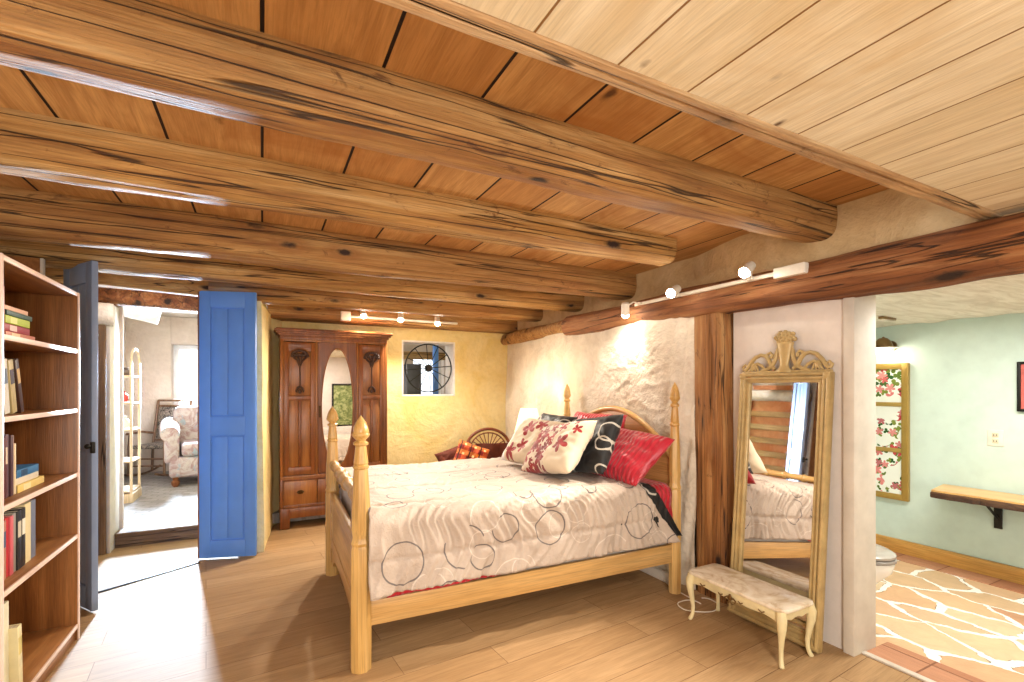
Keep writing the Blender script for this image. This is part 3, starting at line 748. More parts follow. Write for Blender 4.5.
MB().span((.357, -.016, 1.10), (.377, -.010, 1.22), bev=.004).tube([(.367, -.022, 1.19), (.367, -.03, 1.15), (.367, -.022, 1.11)], .005).ball((.367, -.026, 1.19), .009).build('handle', M['brass'], cd)
# drawers
for x0, x1 in ((.03, .34), (.345, .73), (.735, W - .03)):
    d = MB().span((x0, -.012, .235), (x1, .02, .475), bev=.005).build('drawer', AL, r)
    xm = (x0 + x1) / 2
    MB().lathe([(0, 0), (.03, .002), (.032, .006), (0, .008)], (xm, -.012, .36), 20, Matrix.Rotation(PI / 2, 4, 'X'), 1, .6).tube([(xm - .028, -.016, .365), (xm - .02, -.036, .352), (xm + .02, -.036, .352), (xm + .028, -.016, .365)], .005).build('handle', M['brass'], d)
MB().span((0, 0, .475), (W, .022, .495)).span((0, 0, .2), (W, .022, .235)).span((0, -.002, .2), (.03, .022, .5)).span((W - .03, -.002, .2), (W, .022, .5)).span((0, 0, .1), (W, .02, .2)).build('base_rail', A, r)
for x0 in (0, W - .09):
    f = MB(); f.span((x0, -.005, 0), (x0 + .09, .03, .205), bev=.008)
    f.build('foot', A, r)
for x0 in (0, W - .06): MB().span((x0, D_ - .05, 0), (x0 + .06, D_, .12)).build('foot', A, r)

# ------------------------------------------------------------------ bed (local frame at near foot post)
BR = R(-1.4)
bed = thing('bed', 'four poster bed of golden wood with arched headboard in the middle of the bedroom', 'bed', (.437, 2.49, 0), (0, 0, BR))
BW, BL = 1.37, 2.08
def bw(x, y, z=0):
    c, s = math.cos(BR), math.sin(BR); return (.437 + x * c - y * s, 2.49 + x * s + y * c, z)
def post(x, y, H, k, big):
    s = k
    prof = [(.050, 0), (.052, .01), (.052, .60), (.047, .615), (.053, .63), (.047, .645), (.044, .66), (.050, .70), (.047, .80), (.036, .985), (.034, .99), (.041, .998), (.041, 1.006), (.034, 1.014), (.037, 1.02), (.027, 1.105), (.038, 1.112), (.038, 1.122), (.026, 1.13)]
    prof = [(r_ * s, z * H / 1.255) for r_, z in prof]
    p = MB().lathe(prof, (x, y, 0), 8, ph=PI / 8).build('bed_post', M['pine'], bed, smooth=25)
    zz = 1.13 * H / 1.255; q = (H - zz) / .125
    fin = [(.022, 0), (.024, .006), (.040, .022), (.044, .032), (.042, .038), (.039, .042), (.040, .046), (.036, .065), (.027, .088), (.015, .108), (.006, .118), (.003, .125), (0, .125)]
    MB().lathe([(r_ * s, z * q) for r_, z in fin], (x, y, zz), 24).build('finial', M['pine'], p, smooth=50)
post(0, 0, 1.262, 1, 1); post(0, BW, 1.262, 1, 1)
post(BL, 0, 1.44, .82, 0); post(BL, BW, 1.44, .82, 0)
# footboard: panel with scalloped base, turned rail
N_ = 40; poly = []
for k in range(N_ + 1):
    t = k / N_; y = .04 + (BW - .08) * t
    z = .13 + .07 * (1 - abs(2 * t - 1) ** 2.5) * (1 if .12 < t < .88 else .3) - .03 * math.exp(-((abs(2 * t - 1) - .8) / .09) ** 2)
    poly.append((y, z))
poly += [(BW - .04, .60), (.04, .60)]
MB().prism(poly, .028, MYZ((0, 0, 0)), bev=.003).build('footboard', M['piney'], bed)
MB().span((-.022, .04, .575), (.022, BW - .04, .625), bev=.01, seg=3).span((-.02, .05, .13), (.0, .13, .60)).span((-.02, BW - .13, .13), (0, BW - .05, .6)).span((-.02, .05, .24), (0, BW - .05, .31)).build('footboard_moulding', M['piney'], bed)
pr = []
L = BW - .08
for k in range(121):
    t = k / 120; r_ = .022 + .010 * math.sin(PI * t)
    for c0 in (.06, .13, .35, .5, .65, .87, .94): r_ += .011 * math.exp(-((t - c0) / .010) ** 2)
    for c0 in (.095, .905): r_ += .010 * math.exp(-((t - c0) / .02) ** 2)
    pr.append((r_, t * L))
MB().lathe(pr, (0, .04, .835), 24, Matrix.Rotation(-PI / 2, 4, 'X')).build('turned_rail', M['piney'], bed, smooth=60)
# side rails
for y in (-.0, BW): MB().box((BL / 2, y, .272), (BL - .07, .028, .125), bev=.004).build('side_rail', M['pinex'], bed)
# headboard with arched top
poly = [(.03, .3)]
for k in range(41):
    t = k / 40; poly.append((.03 + (BW - .06) * t, .93 + .31 * math.sin(PI * t) ** .85 if 0 < t < 1 else .90))
poly += [(BW - .03, .3)]
MB().prism(poly, .024, MYZ((BL + .01, 0, 0)), bev=.003).build('headboard', wood('headboard panel', '#a9713c', '#c08a50', '#cf9d66', 'Y', .8, .35, .001), bed)
MB().tube([(BL, .03 + (BW - .06) * k / 40, .925 + .31 * (math.sin(PI * k / 40) ** .85 if 0 < k < 40 else 0)) for k in range(41)], .022, 12).build('headboard_arch', M['piney'], bed)
mb = MB()
for s in range(-3, 4):
    mb.ball((BL - .006, BW / 2 + s * .045, 1.12 - abs(s) * .012), (.008, .028, .016), 10)
mb.build('headboard_carving', flat('rose carving', '#a05a3c', .4), bed)
# mattress and box spring
def rbox(name, a, b, m, parent, bev=.05): return MB().span(a, b, bev=bev, seg=5).build(name, m, parent, smooth=50)
rbox('box_spring', (.06, .03, .22), (BL - .03, BW - .03, .46), flat('ticking', '#d8d0c6', .9), bed, .03)
rbox('mattress', (.06, .03, .46), (BL - .03, BW - .03, .725), flat('mattress cloth', '#ddd6cf', .9), bed, .07)

# bedding -------------------------------------------------------------
n = NT('comforter'); v = n.co(uv=True)
cl = n.N('ShaderNodeMapping', {0: v}).outputs[0]
d1 = n.math('MAXIMUM', rings(n, cl, 3.3, .2, .38, .013), rings(n, cl, 4.0, .17, .34, .015, .8, (3.4, 1.2, 0)))
d2 = n.math('MAXIMUM', rings(n, cl, 3.0, .2, .4, .010, .8, (7.1, 4.2, 0)), rings(n, cl, 4.1, .2, .36, .010, .8, (1.7, 9.2, 0)))
a = n.noise(v, 3, 3)
c = n.mix(n.ramp(a, (.4, 0.0), (.6, 1.0)), '#b8a89a', '#c4b5a7')
c = n.mix(n.math('MULTIPLY', d2, .5), c, '#e6ddd2')
c = n.mix(n.math('MULTIPLY', d1, .8), c, '#4a464c')
n.out(c, .62, sheen=.15).bump(n.noise(n.co((6, 6, 2), uv=True), 8, 4, .6, 1), .006)
M['comf'] = n.m
n = NT('black swirl cloth'); v = n.co(uv=True)
d1 = n.math('MAXIMUM', rings(n, v, 4.2, .2, .36, .026), rings(n, v, 5.3, .2, .38, .03, .8, (3, 2, 0)))
c = n.mix(n.math('MULTIPLY', d1, .9), '#121315', '#c9c4b8'); n.out(c, .55, sheen=.1)
M['blk'] = n.m
n = NT('red satin'); v = n.co(uv=True)
wv = n.N('ShaderNodeTexWave', {'Vector': v, 'Scale': 9, 'Distortion': .6, 'Detail': 2}).outputs[1]
n.out(n.mix(n.ramp(n.noise(v, 3, 3), (.4, 0.0), (.6, 1.0)), '#b0142a', '#c92038'), .34, sheen=.2).bump(wv, .006)
M['red'] = n.m

def drape(name, x0fn, x1fn, m, top, hem, out, label, cat, nx=260, far=.45, wr=1.0, seed=0, seam=True, thick=.006, foot=0):
    """cloth over the bed: near hem -> up -> across -> down the far side"""
    rc = .075
    yn, yf = -.018 - out, BW + .02 + out
    A_ = top - hem - rc; B_ = rc * PI / 2; C_ = (yf - yn) - 2 * rc; D2 = top - far - rc
    T = A_ + B_ + C_ + B_ + D2
    ns = int(T / .0125)
    def sec(s):
        if s < A_: return yn, hem + s, (-1, 0)
        s -= A_
        if s < B_: a = s / rc; return yn + rc * (1 - math.cos(a)), top - rc + rc * math.sin(a), (-math.cos(a), math.sin(a))
        s -= B_
        if s < C_: return yn + rc + s, top, (0, 1)
        s -= C_
        if s < B_: a = s / rc; return yf - rc + rc * math.sin(a), top - rc + rc * math.cos(a), (math.sin(a), math.cos(a))
        s -= B_
        return yf, top - rc - s, (1, 0)
    t = bmesh.new(); uvl = t.loops.layers.uv.new('UVMap'); V = []; UV = []
    for i in range(nx):
        row = []; ur = []
        for j in range(ns):
            s = T * j / (ns - 1); u = i / (nx - 1)
            x0, x1 = x0fn(s / T, s), x1fn(s / T, s)
            x = x0 + (x1 - x0) * u
            y, z, nn = sec(s)
            side = max(0, min(1, 1 - (s - A_) / .12)) if s < T / 2 else max(0, min(1, (s - (T - D2)) / .12))
            hh = side * min(1, (1 - s / max(A_, .01)) if s < T / 2 else .6) if A_ > 0 else 0
            d = .012 * noise.noise(Vector((x * 2.2 + seed, s * 2, 5)))                      # soft puff
            d += wr * .006 * noise.noise(Vector((x * 9 + seed, s * 5, 1)))
            rid = 1 - abs(noise.noise(Vector((x * (12 + 6 * min(1, side)) + 3 * noise.noise(Vector((s * 3, x * 2, 8))), s * 3.0 + seed, 2)))) * 3
            d += wr * (.004 + .010 * side) * rid
            d += wr * .010 * max(0, hh) * math.sin(x * 19 + 2 * noise.noise(Vector((x * 2, seed, 0))))
            if seam:
                for q in (A_ * .48, A_ + B_ * .5 + .12, A_ + B_ + C_ * .35, A_ + B_ + C_ * .65): d -= .012 * math.exp(-((s - q) / .012) ** 2)
            if foot and x < .16 and s < A_ + .1:     # bunches over the foot corner
                w_ = (1 - x / .16); d += .025 * w_ * (1 + math.sin(s * 30 + x * 20) * .35)
            if name == 'sheet' and s < A_: z += .07 * min(1, max(0, (x - .75) / .12)) * (1 - s / A_)
            row.append(t.verts.new((x, y + nn[0] * d, z + nn[1] * d)))
            ur.append((x, s))
        V.append(row); UV.append(ur)
    for i in range(nx - 1):
        for j in range(ns - 1):
            f = t.faces.new((V[i][j], V[i + 1][j], V[i + 1][j + 1], V[i][j + 1]))
            for l, q in zip(f.loops, (UV[i][j], UV[i + 1][j], UV[i + 1][j + 1], UV[i][j + 1])): l[uvl].uv = q
            f.smooth = True
    me = bpy.data.meshes.new(name); t.to_mesh(me); t.free()
    o = ob(name, me, m, loc=bed.location[:], rot=(0, 0, BR))
    md = o.modifiers.new('Solidify', 'SOLIDIFY'); md.thickness = thick; md.offset = -1
    return tag(o, label, cat)
hem = .372
drape('comforter', lambda f, s: .03 if s < .5 else .055, lambda f, s: (2.05 - .36 * min(1, s / .46)) if s < .5 else 1.69, M['comf'], .79, hem - .0, .042, 'pale grey comforter patterned with rings spread over the bed', 'comforter', foot=1, thick=.012)
drape('sheet', lambda f, s: .12, lambda f, s: 2.03 - .02 * 0 if s < .42 else 2.03, M['red'], .745, .345, .006, 'red sheet showing under the comforter hem and down the head corner', 'sheet', nx=120, seam=False, wr=.5, seed=4, thick=.004)
drape('blanket', lambda f, s: 1.55, lambda f, s: (2.09 - .27 * min(1, s / .42)) if s < .5 else 1.86, M['blk'], .762, .40, .018, 'black blanket with white swirls peeking between comforter and red sheet', 'blanket', nx=80, seam=False, wr=.7, seed=9, thick=.005)
# black underside of the cover trailing past the far foot post
def tr(u, w):
    x = -.03 + .28 * u; z = .20 + .50 * w
    return (x, BW + .10 + .02 * math.sin(u * 12) + .05 * (1 - w), z)
o = MB().grid(20, 24, tr).build('cover_corner', M['blk'], loc=bed.location[:], rot=(0, 0, BR), smooth=80)
md = o.modifiers.new('S', 'SOLIDIFY'); md.thickness = .01
tag(o, 'black corner of a bed cover trailing to the floor behind the far foot post', 'blanket')

# pillows --------------------------------------------------------------
def pillow(name, w, h, th, m, loc, rot, label, seed=0, sag=0, pinch=.10, cat='pillow', border=None):
    """local: x width, y height, z thickness"""
    t = bmesh.new(); uvl = t.loops.layers.uv.new('UVMap'); n_ = 44
    for sgn in (1, -1):
        V = []
        for i in range(n_):
            row = []
            for j in range(n_):
                a = -1 + 2 * i / (n_ - 1); b = -1 + 2 * j / (n_ - 1)
                pr_ = max(0, (1 - a ** 4)) ** .55 * max(0, (1 - b ** 4)) ** .55
                z = sgn * th / 2 * pr_
                wr = noise.noise(Vector((a * 3 + seed, b * 3, sgn))) * .014 + .008 * noise.noise(Vector((a * 9, b * 7 + seed, sgn)))
                z += wr * pr_
                x = a * w / 2 * (1 - pinch * (1 - b * b) * abs(a) ** 2 * .6)
                y = b * h / 2 * (1 - pinch * (1 - a * a) * abs(b) ** 2 * .6)
                z += sag * (-(a * a) * .5 - (b * b) * .2)
                row.append(t.verts.new((x, y, z)))
            V.append(row)
        for i in range(n_ - 1):
            for j in range(n_ - 1):
                q = [V[i][j], V[i + 1][j], V[i + 1][j + 1], V[i][j + 1]]
                if sgn < 0: q = q[::-1]
                f = t.faces.new(q); f.smooth = True
                for l in f.loops: l[uvl].uv = (l.vert.co.x + seed, l.vert.co.y + seed * .37)
    bmesh.ops.remove_doubles(t, verts=t.verts, dist=1e-5)
    me = bpy.data.meshes.new(name); t.to_mesh(me); t.free()
    o = ob(name, me, m, loc=loc, rot=rot)
    return tag(o, label, cat)
def place(o, bottom, top, ydir=(0, 1, 0), roll=0):
    """stand the pillow: local y from bottom to top, local x along ydir"""
    b, t_ = Vector(bottom), Vector(top)
    Y = (t_ - b).normalized(); X = Vector(ydir); X = (X - Y * X.dot(Y)).normalized(); Z = X.cross(Y)
    mm = Matrix((X, Y, Z)).transposed()
    o.matrix_world = Matrix.Translation((b + t_) / 2) @ (mm @ Matrix.Rotation(roll, 3, 'Z')).to_4x4()
    return o
n = NT('red flower cushion'); v = n.co(uv=True); f1, cr, rr = flowers(n, v, 9, .62, 5, .9); f2, c2, r2 = flowers(n, n.N('ShaderNodeMapping', {0: v, 'Location': (.4, .3, 0)}).outputs[0], 13, .6)
c = n.mix(n.math('MAXIMUM', f1, f2), '#e2d4bd', n.ramp(cr[2], (.3, '#9c1f26'), (.8, '#b83a34'))); n.out(c, .8, sheen=.2); M['fl_dense'] = n.m
# lumbar cushion: dense red blossom on one half, one big blossom on the other
n = NT('blossom lumbar'); v = n.co(uv=False); s = n.N('ShaderNodeSeparateXYZ', {0: v}).outputs
f1, cr, rr = flowers(n, v, 10, .60, 5, .9); f2, c2, r2 = flowers(n, n.N('ShaderNodeMapping', {0: v, 'Location': (.4, .3, 0)}).outputs[0], 14, .6)
mk = n.math('MAXIMUM', f1, f2); lft = n.math('GREATER_THAN', s[0], -.05); mk = n.math('MULTIPLY', mk, lft)
def petal(cx_, cy_, R_, ph_=0, k_=5):
    dx = n.math('SUBTRACT', s[0], cx_); dy = n.math('SUBTRACT', s[1], cy_)
    r_ = n.math('SQRT', n.math('ADD', n.math('MULTIPLY', dx, dx), n.math('MULTIPLY', dy, dy)))
    an = n.math('ADD', n.math('ARCTAN2', dy, dx), ph_)
    pe = n.math('ABSOLUTE', n.math('COSINE', n.math('MULTIPLY', an, k_ / 2)))
    return n.math('LESS_THAN', r_, n.math('MULTIPLY', R_, n.math('ADD', .3, n.math('MULTIPLY', pe, .7))))
for a_ in ((-.16, -.02, .075, .4), (-.09, .12, .05, 1.4), (-.24, .10, .04, .2), (-.20, .17, .035, 2.2)): mk = n.math('MAXIMUM', mk, petal(*a_))
c = n.mix(lft, '#e3d3b8', '#dfcfba'); c = n.mix(mk, c, n.ramp(n.noise(v, 12, 3), (.4, '#7e1018'), (.6, '#a82426')))
n.out(c, .75, sheen=.2); M['fl_lum'] = n.m
n = NT('striped edge blossom'); v = n.co(); s = n.N('ShaderNodeSeparateXYZ', {0: v}).outputs
edge = n.math('GREATER_THAN', s[0], .17)
mk = petal(.02, .08, .08, .3); mk = n.math('MAXIMUM', mk, petal(.10, -.14, .07, 1)); mk = n.math('MAXIMUM', mk, petal(-.10, .12, .06, 2)); mk = n.math('MAXIMUM', mk, petal(-.02, -.08, .06, .2))
c = n.mix(mk, '#dccbae', '#9c2226'); c = n.mix(edge, c, '#e9e4e4'); n.out(c, .75, sheen=.2); M['fl_edge'] = n.m

place(pillow('pillow', .50, .42, .16, M['fl_edge'], (0, 0, 0), (0, 0, 0), 'cream cushion with a white edge and red blossoms, farthest along the bed', 3), (1.74, 3.25, .835), (1.98, 3.27, 1.13), (-.12, 1, 0))
place(pillow('pillow', .62, .42, .17, M['fl_lum'], (0, 0, 0), (0, 0, 0), 'front cream cushion with dense red blossoms beside one large red flower', 5), (1.70, 2.83, .83), (1.95, 2.88, 1.13), (.16, 1, .06))
place(pillow('pillow', .60, .44, .15, M['blk'], (0, 0, 0), (0, 0, 0), 'black cushion with white swirls leaning behind the front flowered cushion', 2), (1.95, 2.78, .84), (2.13, 2.82, 1.16), (.08, 1, .02))
place(pillow('pillow', .50, .42, .15, M['blk'], (0, 0, 0), (0, 0, 0), 'black cushion with white swirls near the bedside lamp', 7.3), (2.00, 3.42, .85), (2.20, 3.42, 1.15), (-.05, 1, 0))
place(pillow('pillow', .72, .46, .17, M['red'], (0, 0, 0), (0, 0, 0), 'pleated red satin pillow drooping over the edge of the bed by the head post', 1), (2.08, 2.70, .84), (2.36, 2.72, 1.05), (.02, 1, .18))
place(pillow('pillow', .66, .44, .15, M['red'], (0, 0, 0), (0, 0, 0), 'red satin pillow at the back against the middle of the headboard', 6), (2.26, 3.15, .84), (2.41, 3.15, 1.16), (0, 1, 0))

# ------------------------------------------------------------------ nightstand, lamp, chair
r = thing('nightstand', 'small wooden nightstand behind the bed under the glowing lamp', 'nightstand', (2.45, 4.30, 0))
MB().span((-.2, -.2, .66), (.2, .2, .69), bev=.008).build('tabletop', M['pinex'], r)
MB().span((-.18, -.18, .5), (.18, .18, .66)).build('body', M['pinex'], r)
d = MB().span((-.19, -.15, .52), (-.178, .15, .64)).build('drawer', M['pine'], r)
MB().ball((-.2, 0, .58), .012).build('knob', M['brass'], d)
for x in (-.16, .16):
    for y in (-.16, .16): MB().lathe([(.014, 0), (.022, .5)], (x, y, 0), 12).build('leg', M['pine'], r)
r = thing('table_lamp', 'glowing cream shaded lamp beside the head of the bed', 'lamp', (2.40, 4.28, .69))
MB().lathe([(.075, 0), (.075, .012), (.03, .03), (.018, .06), (.05, .12), (.055, .17), (.02, .24), (.012, .28), (.012, .33), (0, .33)], (0, 0, 0), 24).build('lamp_base', M['creamwood'], r, smooth=60)
sh = NT('lamp shade'); sh.out('#f4e6b8', .7); sh.b.inputs['Emission Color'].default_value = lin('#ffe9a8'); sh.b.inputs['Emission Strength'].default_value = .9
mb = MB(); mb.grid(40, 2, lambda u, w: ((.145 - .06 * w) * math.cos(2 * PI * u), (.145 - .06 * w) * math.sin(2 * PI * u), .265 + .235 * w), True)
o = mb.build('lamp_shade', sh.m, r, smooth=60); md = o.modifiers.new('S', 'SOLIDIFY'); md.thickness = .003
MB().ball((0, 0, .37), .028).build('bulb', glow('lamp bulb', '#ffdf9a', 20), r)

M['wicker'] = wood('red brown cane', '#5a2414', '#85401f', '#a05a30', 'X', 1, .4, .003)
r = thing('cane_chair', 'red brown round backed cane chair in the corner between bed and yellow wall', 'chair', (2.34, 5.02, 0), (0, 0, R(-14)))
arc = [(.27 * math.cos(PI * k / 20), .27, .66 + .25 * math.sin(PI * k / 20)) for k in range(21)]
arc = [(.27, .22, .40)] + arc + [(-.27, .22, .40)]
MB().tube(arc, .018, 12).build('back_hoop', M['wicker'], r)
MB().tube([(.22 * math.cos(PI * k / 20), .26, .66 + .205 * math.sin(PI * k / 20)) for k in range(21)], .008, 8).tube([(-.25, .262, .68), (.25, .262, .68)], .012).build('back_rail', M['wicker'], r)
for k in range(9):
    a = R(30 + 15 * k); MB().tube([(.04 * math.cos(a), .262, .68), (.225 * math.cos(a), .262, .66 + .215 * math.sin(a))], .006, 6).build('spindle', M['wicker'], r)
MB().box((0, .0, .40), (.54, .5, .05), bev=.02, seg=3).build('seat', M['wicker'], r)
for x in (-.23, .23):
    for y in (-.2, .2): MB().tube([(x * 1.08, y * 1.08, 0), (x, y, .40)], [.015, .02]).build('leg', M['wicker'], r)
    MB().tube([(x * 1.15, .23, .60), (x * 1.2, 0, .62), (x * 1.15, -.2, .60), (x, -.22, .40)], .014).build('arm', M['wicker'], r)
br = flat('brown blanket', '#5c2a1c', .95, 0, .25, 12, .01)
def bl(u, w):      # over the back hoop and one arm
    x = -.40 + .66 * u; hz = .745 - .22 * max(0, (.36 - u)) ** .9 * 2.0
    z = .43 + (hz - .43) * w
    y = .235 - .03 * (1 - w) + .02 * noise.noise(Vector((x * 7, z * 5, 1))) + .01 * math.sin(x * 30 + z * 6)
    return (x, y - .03, z)
o = MB().grid(50, 30, bl).build('blanket', br, loc=(2.34, 5.02, 0), rot=(0, 0, R(-14)), smooth=80); md = o.modifiers.new('S', 'SOLIDIFY'); md.thickness = .02
tag(o, 'dark brown blanket draped over the back of the cane chair', 'blanket')
n = NT('plaid'); v = n.co(); s = n.N('ShaderNodeSeparateXYZ', {0: v}).outputs
def st(a_, f_, th_): return n.math('LESS_THAN', n.math('FRACT', n.math('MULTIPLY', n.math('ADD', a_, 5), f_)), th_)
c = n.mix(n.math('MULTIPLY', st(s[0], 9, .5), .8), '#7a1a16', '#c2552c'); c = n.mix(n.math('MULTIPLY', st(s[1], 9, .5), .55), c, '#d8863c')
c = n.mix(n.math('MULTIPLY', n.math('MULTIPLY', st(s[0], 9, .22), st(s[1], 9, .22)), .8), c, '#ecd6a0'); c = n.mix(st(n.math('ADD', s[0], .04), 9, .12), c, '#3a1a14'); n.out(c, .9)
place(pillow('cushion', .36, .34, .12, n.m, (0, 0, 0), (0, 0, 0), 'red and orange plaid cushion propped in the cane chair', 4, cat='cushion'), (2.01, 4.88, .46), (2.06, 5.00, .79), (1, -.2, 0), R(-18))
place(pillow('cushion', .44, .30, .10, br, (0, 0, 0), (0, 0, 0), 'plain brown cushion under the plaid one at the side of the cane chair', 8, cat='cushion'), (1.90, 5.00, .48), (1.96, 5.10, .74), (1, -.2, 0), R(28))

# ------------------------------------------------------------------ leaning mirror
def mz(b, t_):
    b, t_ = Vector(b), Vector(t_); Z = (t_ - b).normalized(); Y = Vector((0, 1, 0)); X = Y.cross(Z)
    return Matrix((X, Y, Z)).transposed().to_4x4()
r = thing('leaning_mirror', 'tall mirror in antique cream carved frame leaning on the white wall', 'mirror')
r.matrix_world = Matrix.Translation((2.605, 1.79, .004)) @ mz((2.605, 1.79, 0), (2.722, 1.79, 1.49))
# local: y width, z up, -x towards the room
MW, MH, fw = .275, 1.49, .062
mb = MB()
for s in (-1, 1):
    mb.span((-.02, s * MW, 0), (.02, s * (MW - fw), MH), bev=.006)
    mb.tube([(-.022, s * (MW - .012), .02), (-.022, s * (MW - .012), MH - .02)], .011, 10).tube([(-.024, s * (MW - fw * .55), .02), (-.024, s * (MW - fw * .55), MH - .02)], .008, 10).tube([(-.018, s * (MW - fw + .004), .08), (-.018, s * (MW - fw + .004), MH - .06)], .007, 8)
mb.span((-.02, -MW, MH - .06), (.02, MW, MH), bev=.006).tube([(-.022, -MW, MH - .012), (-.022, MW, MH - .012)], .011).tube([(-.024, -MW + .02, MH - .036), (-.024, MW - .02, MH - .036)], .008)
mb.span((-.02, -MW, 0), (.02, MW, .09), bev=.006).tube([(-.022, -MW, .02), (-.022, MW, .02)], .014).tube([(-.022, -MW + .02, .07), (-.022, MW - .02, .07)], .012).tube([(-.02, -MW + .04, .12), (-.02, MW - .04, .12)], .01)
for s in (-1, 1): mb.ball((-.026, s * (MW - .02), MH - .02), (.012, .022, .022), 10)
mb.build('frame', M['gilt'], r)
MB().span((-.006, -MW + .05, .08), (-.002, MW - .05, MH - .05), bev=0).build('mirror_glass', M['mirror'], r)
MB().span((.0, -MW + .02, .02), (.015, MW - .02, MH - .02), bev=0).build('backing', M['riser'], r)
c_ = MB()
c_.lathe([(.05, 0), (.052, .01), (.030, .03), (.026, .05), (.034, .09), (.044, .14), (.050, .165), (.052, .175), (.046, .18), (0, .18)], (-.005, 0, MH), 24, None, .5, 1)
for k in range(26):
    a = 2.4 * k; q = math.sqrt(k / 26) * .062
    c_.ball((-.008 - .012 * (1 - k / 26), q * math.cos(a), MH + .205 + q * .62 * math.sin(a)), (.014, .0135, .0135), 8)
for s in (-1, 1):
    def Pz(y, z): return (-.006, s * y, MH + z)
    c_.tube([Pz(.03, .17), Pz(.048, .13), Pz(.055, .08), Pz(.075, .04), Pz(.11, .02), Pz(.15, .012)], [.008, .010, .012, .013, .012, .008], 10)
    c_.tube([Pz(.055, .02), Pz(.085, .05), Pz(.10, .085), Pz(.12, .105), Pz(.15, .112), Pz(.185, .10), Pz(.215, .07), Pz(.235, .04), Pz(.255, .015)], [.010, .012, .013, .012, .011, .012, .013, .012, .010], 10)
    c_.tube([Pz(.085, .09), Pz(.075, .108), Pz(.09, .122), Pz(.108, .115), Pz(.104, .098)], [.010, .010, .010, .009, .006], 8)
    c_.tube([Pz(.26, .02), Pz(.27, .04), Pz(.255, .055), Pz(.24, .045), Pz(.248, .03)], [.011, .010, .009, .008, .006], 8)
    c_.tube([Pz(.12, .02), Pz(.14, .045), Pz(.17, .06), Pz(.20, .05), Pz(.205, .03), Pz(.185, .025)], [.008, .009, .010, .010, .009, .006], 8)
    for k in range(4): c_.tube([Pz(.20, .06), Pz(.175 + .012 * k, .04 - .004 * k), Pz(.165 + .02 * k, .012)], [.008, .008, .005], 8)
c_.span((-.016, -.27, MH - .004), (.01, .27, MH + .012), bev=.004)
c_.build('crest', M['gilt'], r, smooth=60)

# ------------------------------------------------------------------ little bench
r = thing('bench', 'small ivory bench with marble top and curved legs before the leaning mirror', 'bench', (2.425, 1.82, 0))
bx, by = .145, .315
def sc_poly(sx, sy, k=.03):
    pts = []
    for q in range(4):
        ox, oy = ((1, 1), (-1, 1), (-1, -1), (1, -1))[q]
        cxx, cyy = ox * (sx - k), oy * (sy - k)
        for i in range(7):
            a = PI / 2 * q + PI / 2 * i / 6
            pts.append((cxx + k * math.cos(a), cyy + k * math.sin(a)))
    # bow the long sides a little
    return [(x + (.012 * math.cos(y / sy * PI) * (1 if x > 0 else -1)), y) for x, y in pts]
MB().prism(sc_poly(bx, by, .045), .02, Matrix.Translation((0, 0, .285)), bev=.007).build('top', M['marble'], r)
def apron(L_, deep):
    top = .277; pts = []
    for k in range(41):
        t = k / 40; u = 2 * t - 1
        z = top - .045 - .02 * math.exp(-(u / .14) ** 2) * deep - .018 * (abs(u) ** 6) + .010 * math.cos(u * PI * 2.5) * (1 - abs(u))
        pts.append((u * L_, z))
    return pts + [(L_, top), (-L_, top)]
mb = MB()
for s in (-1, 1):
    mb.prism(apron(by - .03, 1), .014, MYZ((s * (bx - .028), 0, 0)), bev=.003)
    mb.prism(apron(bx - .03, .4), .014, MXZ((0, s * (by - .028), 0)), bev=.003)
mb.build('apron', M['creamwood'], r)
g_ = MB(); X_ = -(bx - .012)
g_.ball((X_, 0, .245), (.006, .012, .02), 10)
for s in (-1, 1):
    g_.tube([(X_, 0, .23), (X_, s * .02, .245), (X_, s * .035, .235), (X_, s * .03, .222)], [.004, .005, .004, .003], 8)
    g_.tube([(X_, 0, .225), (X_, s * .012, .21), (X_, s * .02, .215)], [.004, .004, .003], 8)
    g_.tube([(X_, s * .05, .245), (X_, s * .065, .236), (X_, s * .078, .244)], .003, 6)
    g_.tube([(X_, s * .17, .250), (X_, s * .19, .240), (X_, s * .205, .250)], .003, 6)
g_.build('gilt_ornament', M['bronze'], r)
for sx in (-1, 1):
    for sy in (-1, 1):
        dx, dy = sx * .7, sy * .7
        px_, py_ = sx * (bx - .032), sy * (by - .032)
        pts = []; rs = []
        for t, o_, q in ((1, .0, .024), (.86, .012, .025), (.7, .012, .021), (.5, .002, .015), (.3, -.006, .0115), (.14, -.003, .0105), (.05, .006, .012), (.012, .013, .012), (0, .014, .009)):
            pts.append((px_ + dx * o_, py_ + dy * o_, .275 * t)); rs.append(q)
        pts = pts[::-1]; rs = rs[::-1]
        MB().tube(pts, rs, 12).build('leg', M['creamwood'], r, smooth=60)
# cord on the floor
pts = []
for k in range(60):
    t = k / 59; a = t * 7.5
    pts.append((2.40 + .12 * math.cos(a) * (1 - t * .3) + .16 * t, 2.22 + .09 * math.sin(a) - .03 * t, .005 + .004 * abs(math.sin(a * 2))))
pts = [(2.58, 2.62, .02), (2.54, 2.5, .006)] + pts
o = MB().tube(pts, .0035, 8).build('power_cord', M['whitep'], smooth=60); tag(o, 'white power cord looped on the floor between bed post and bench', 'cord')

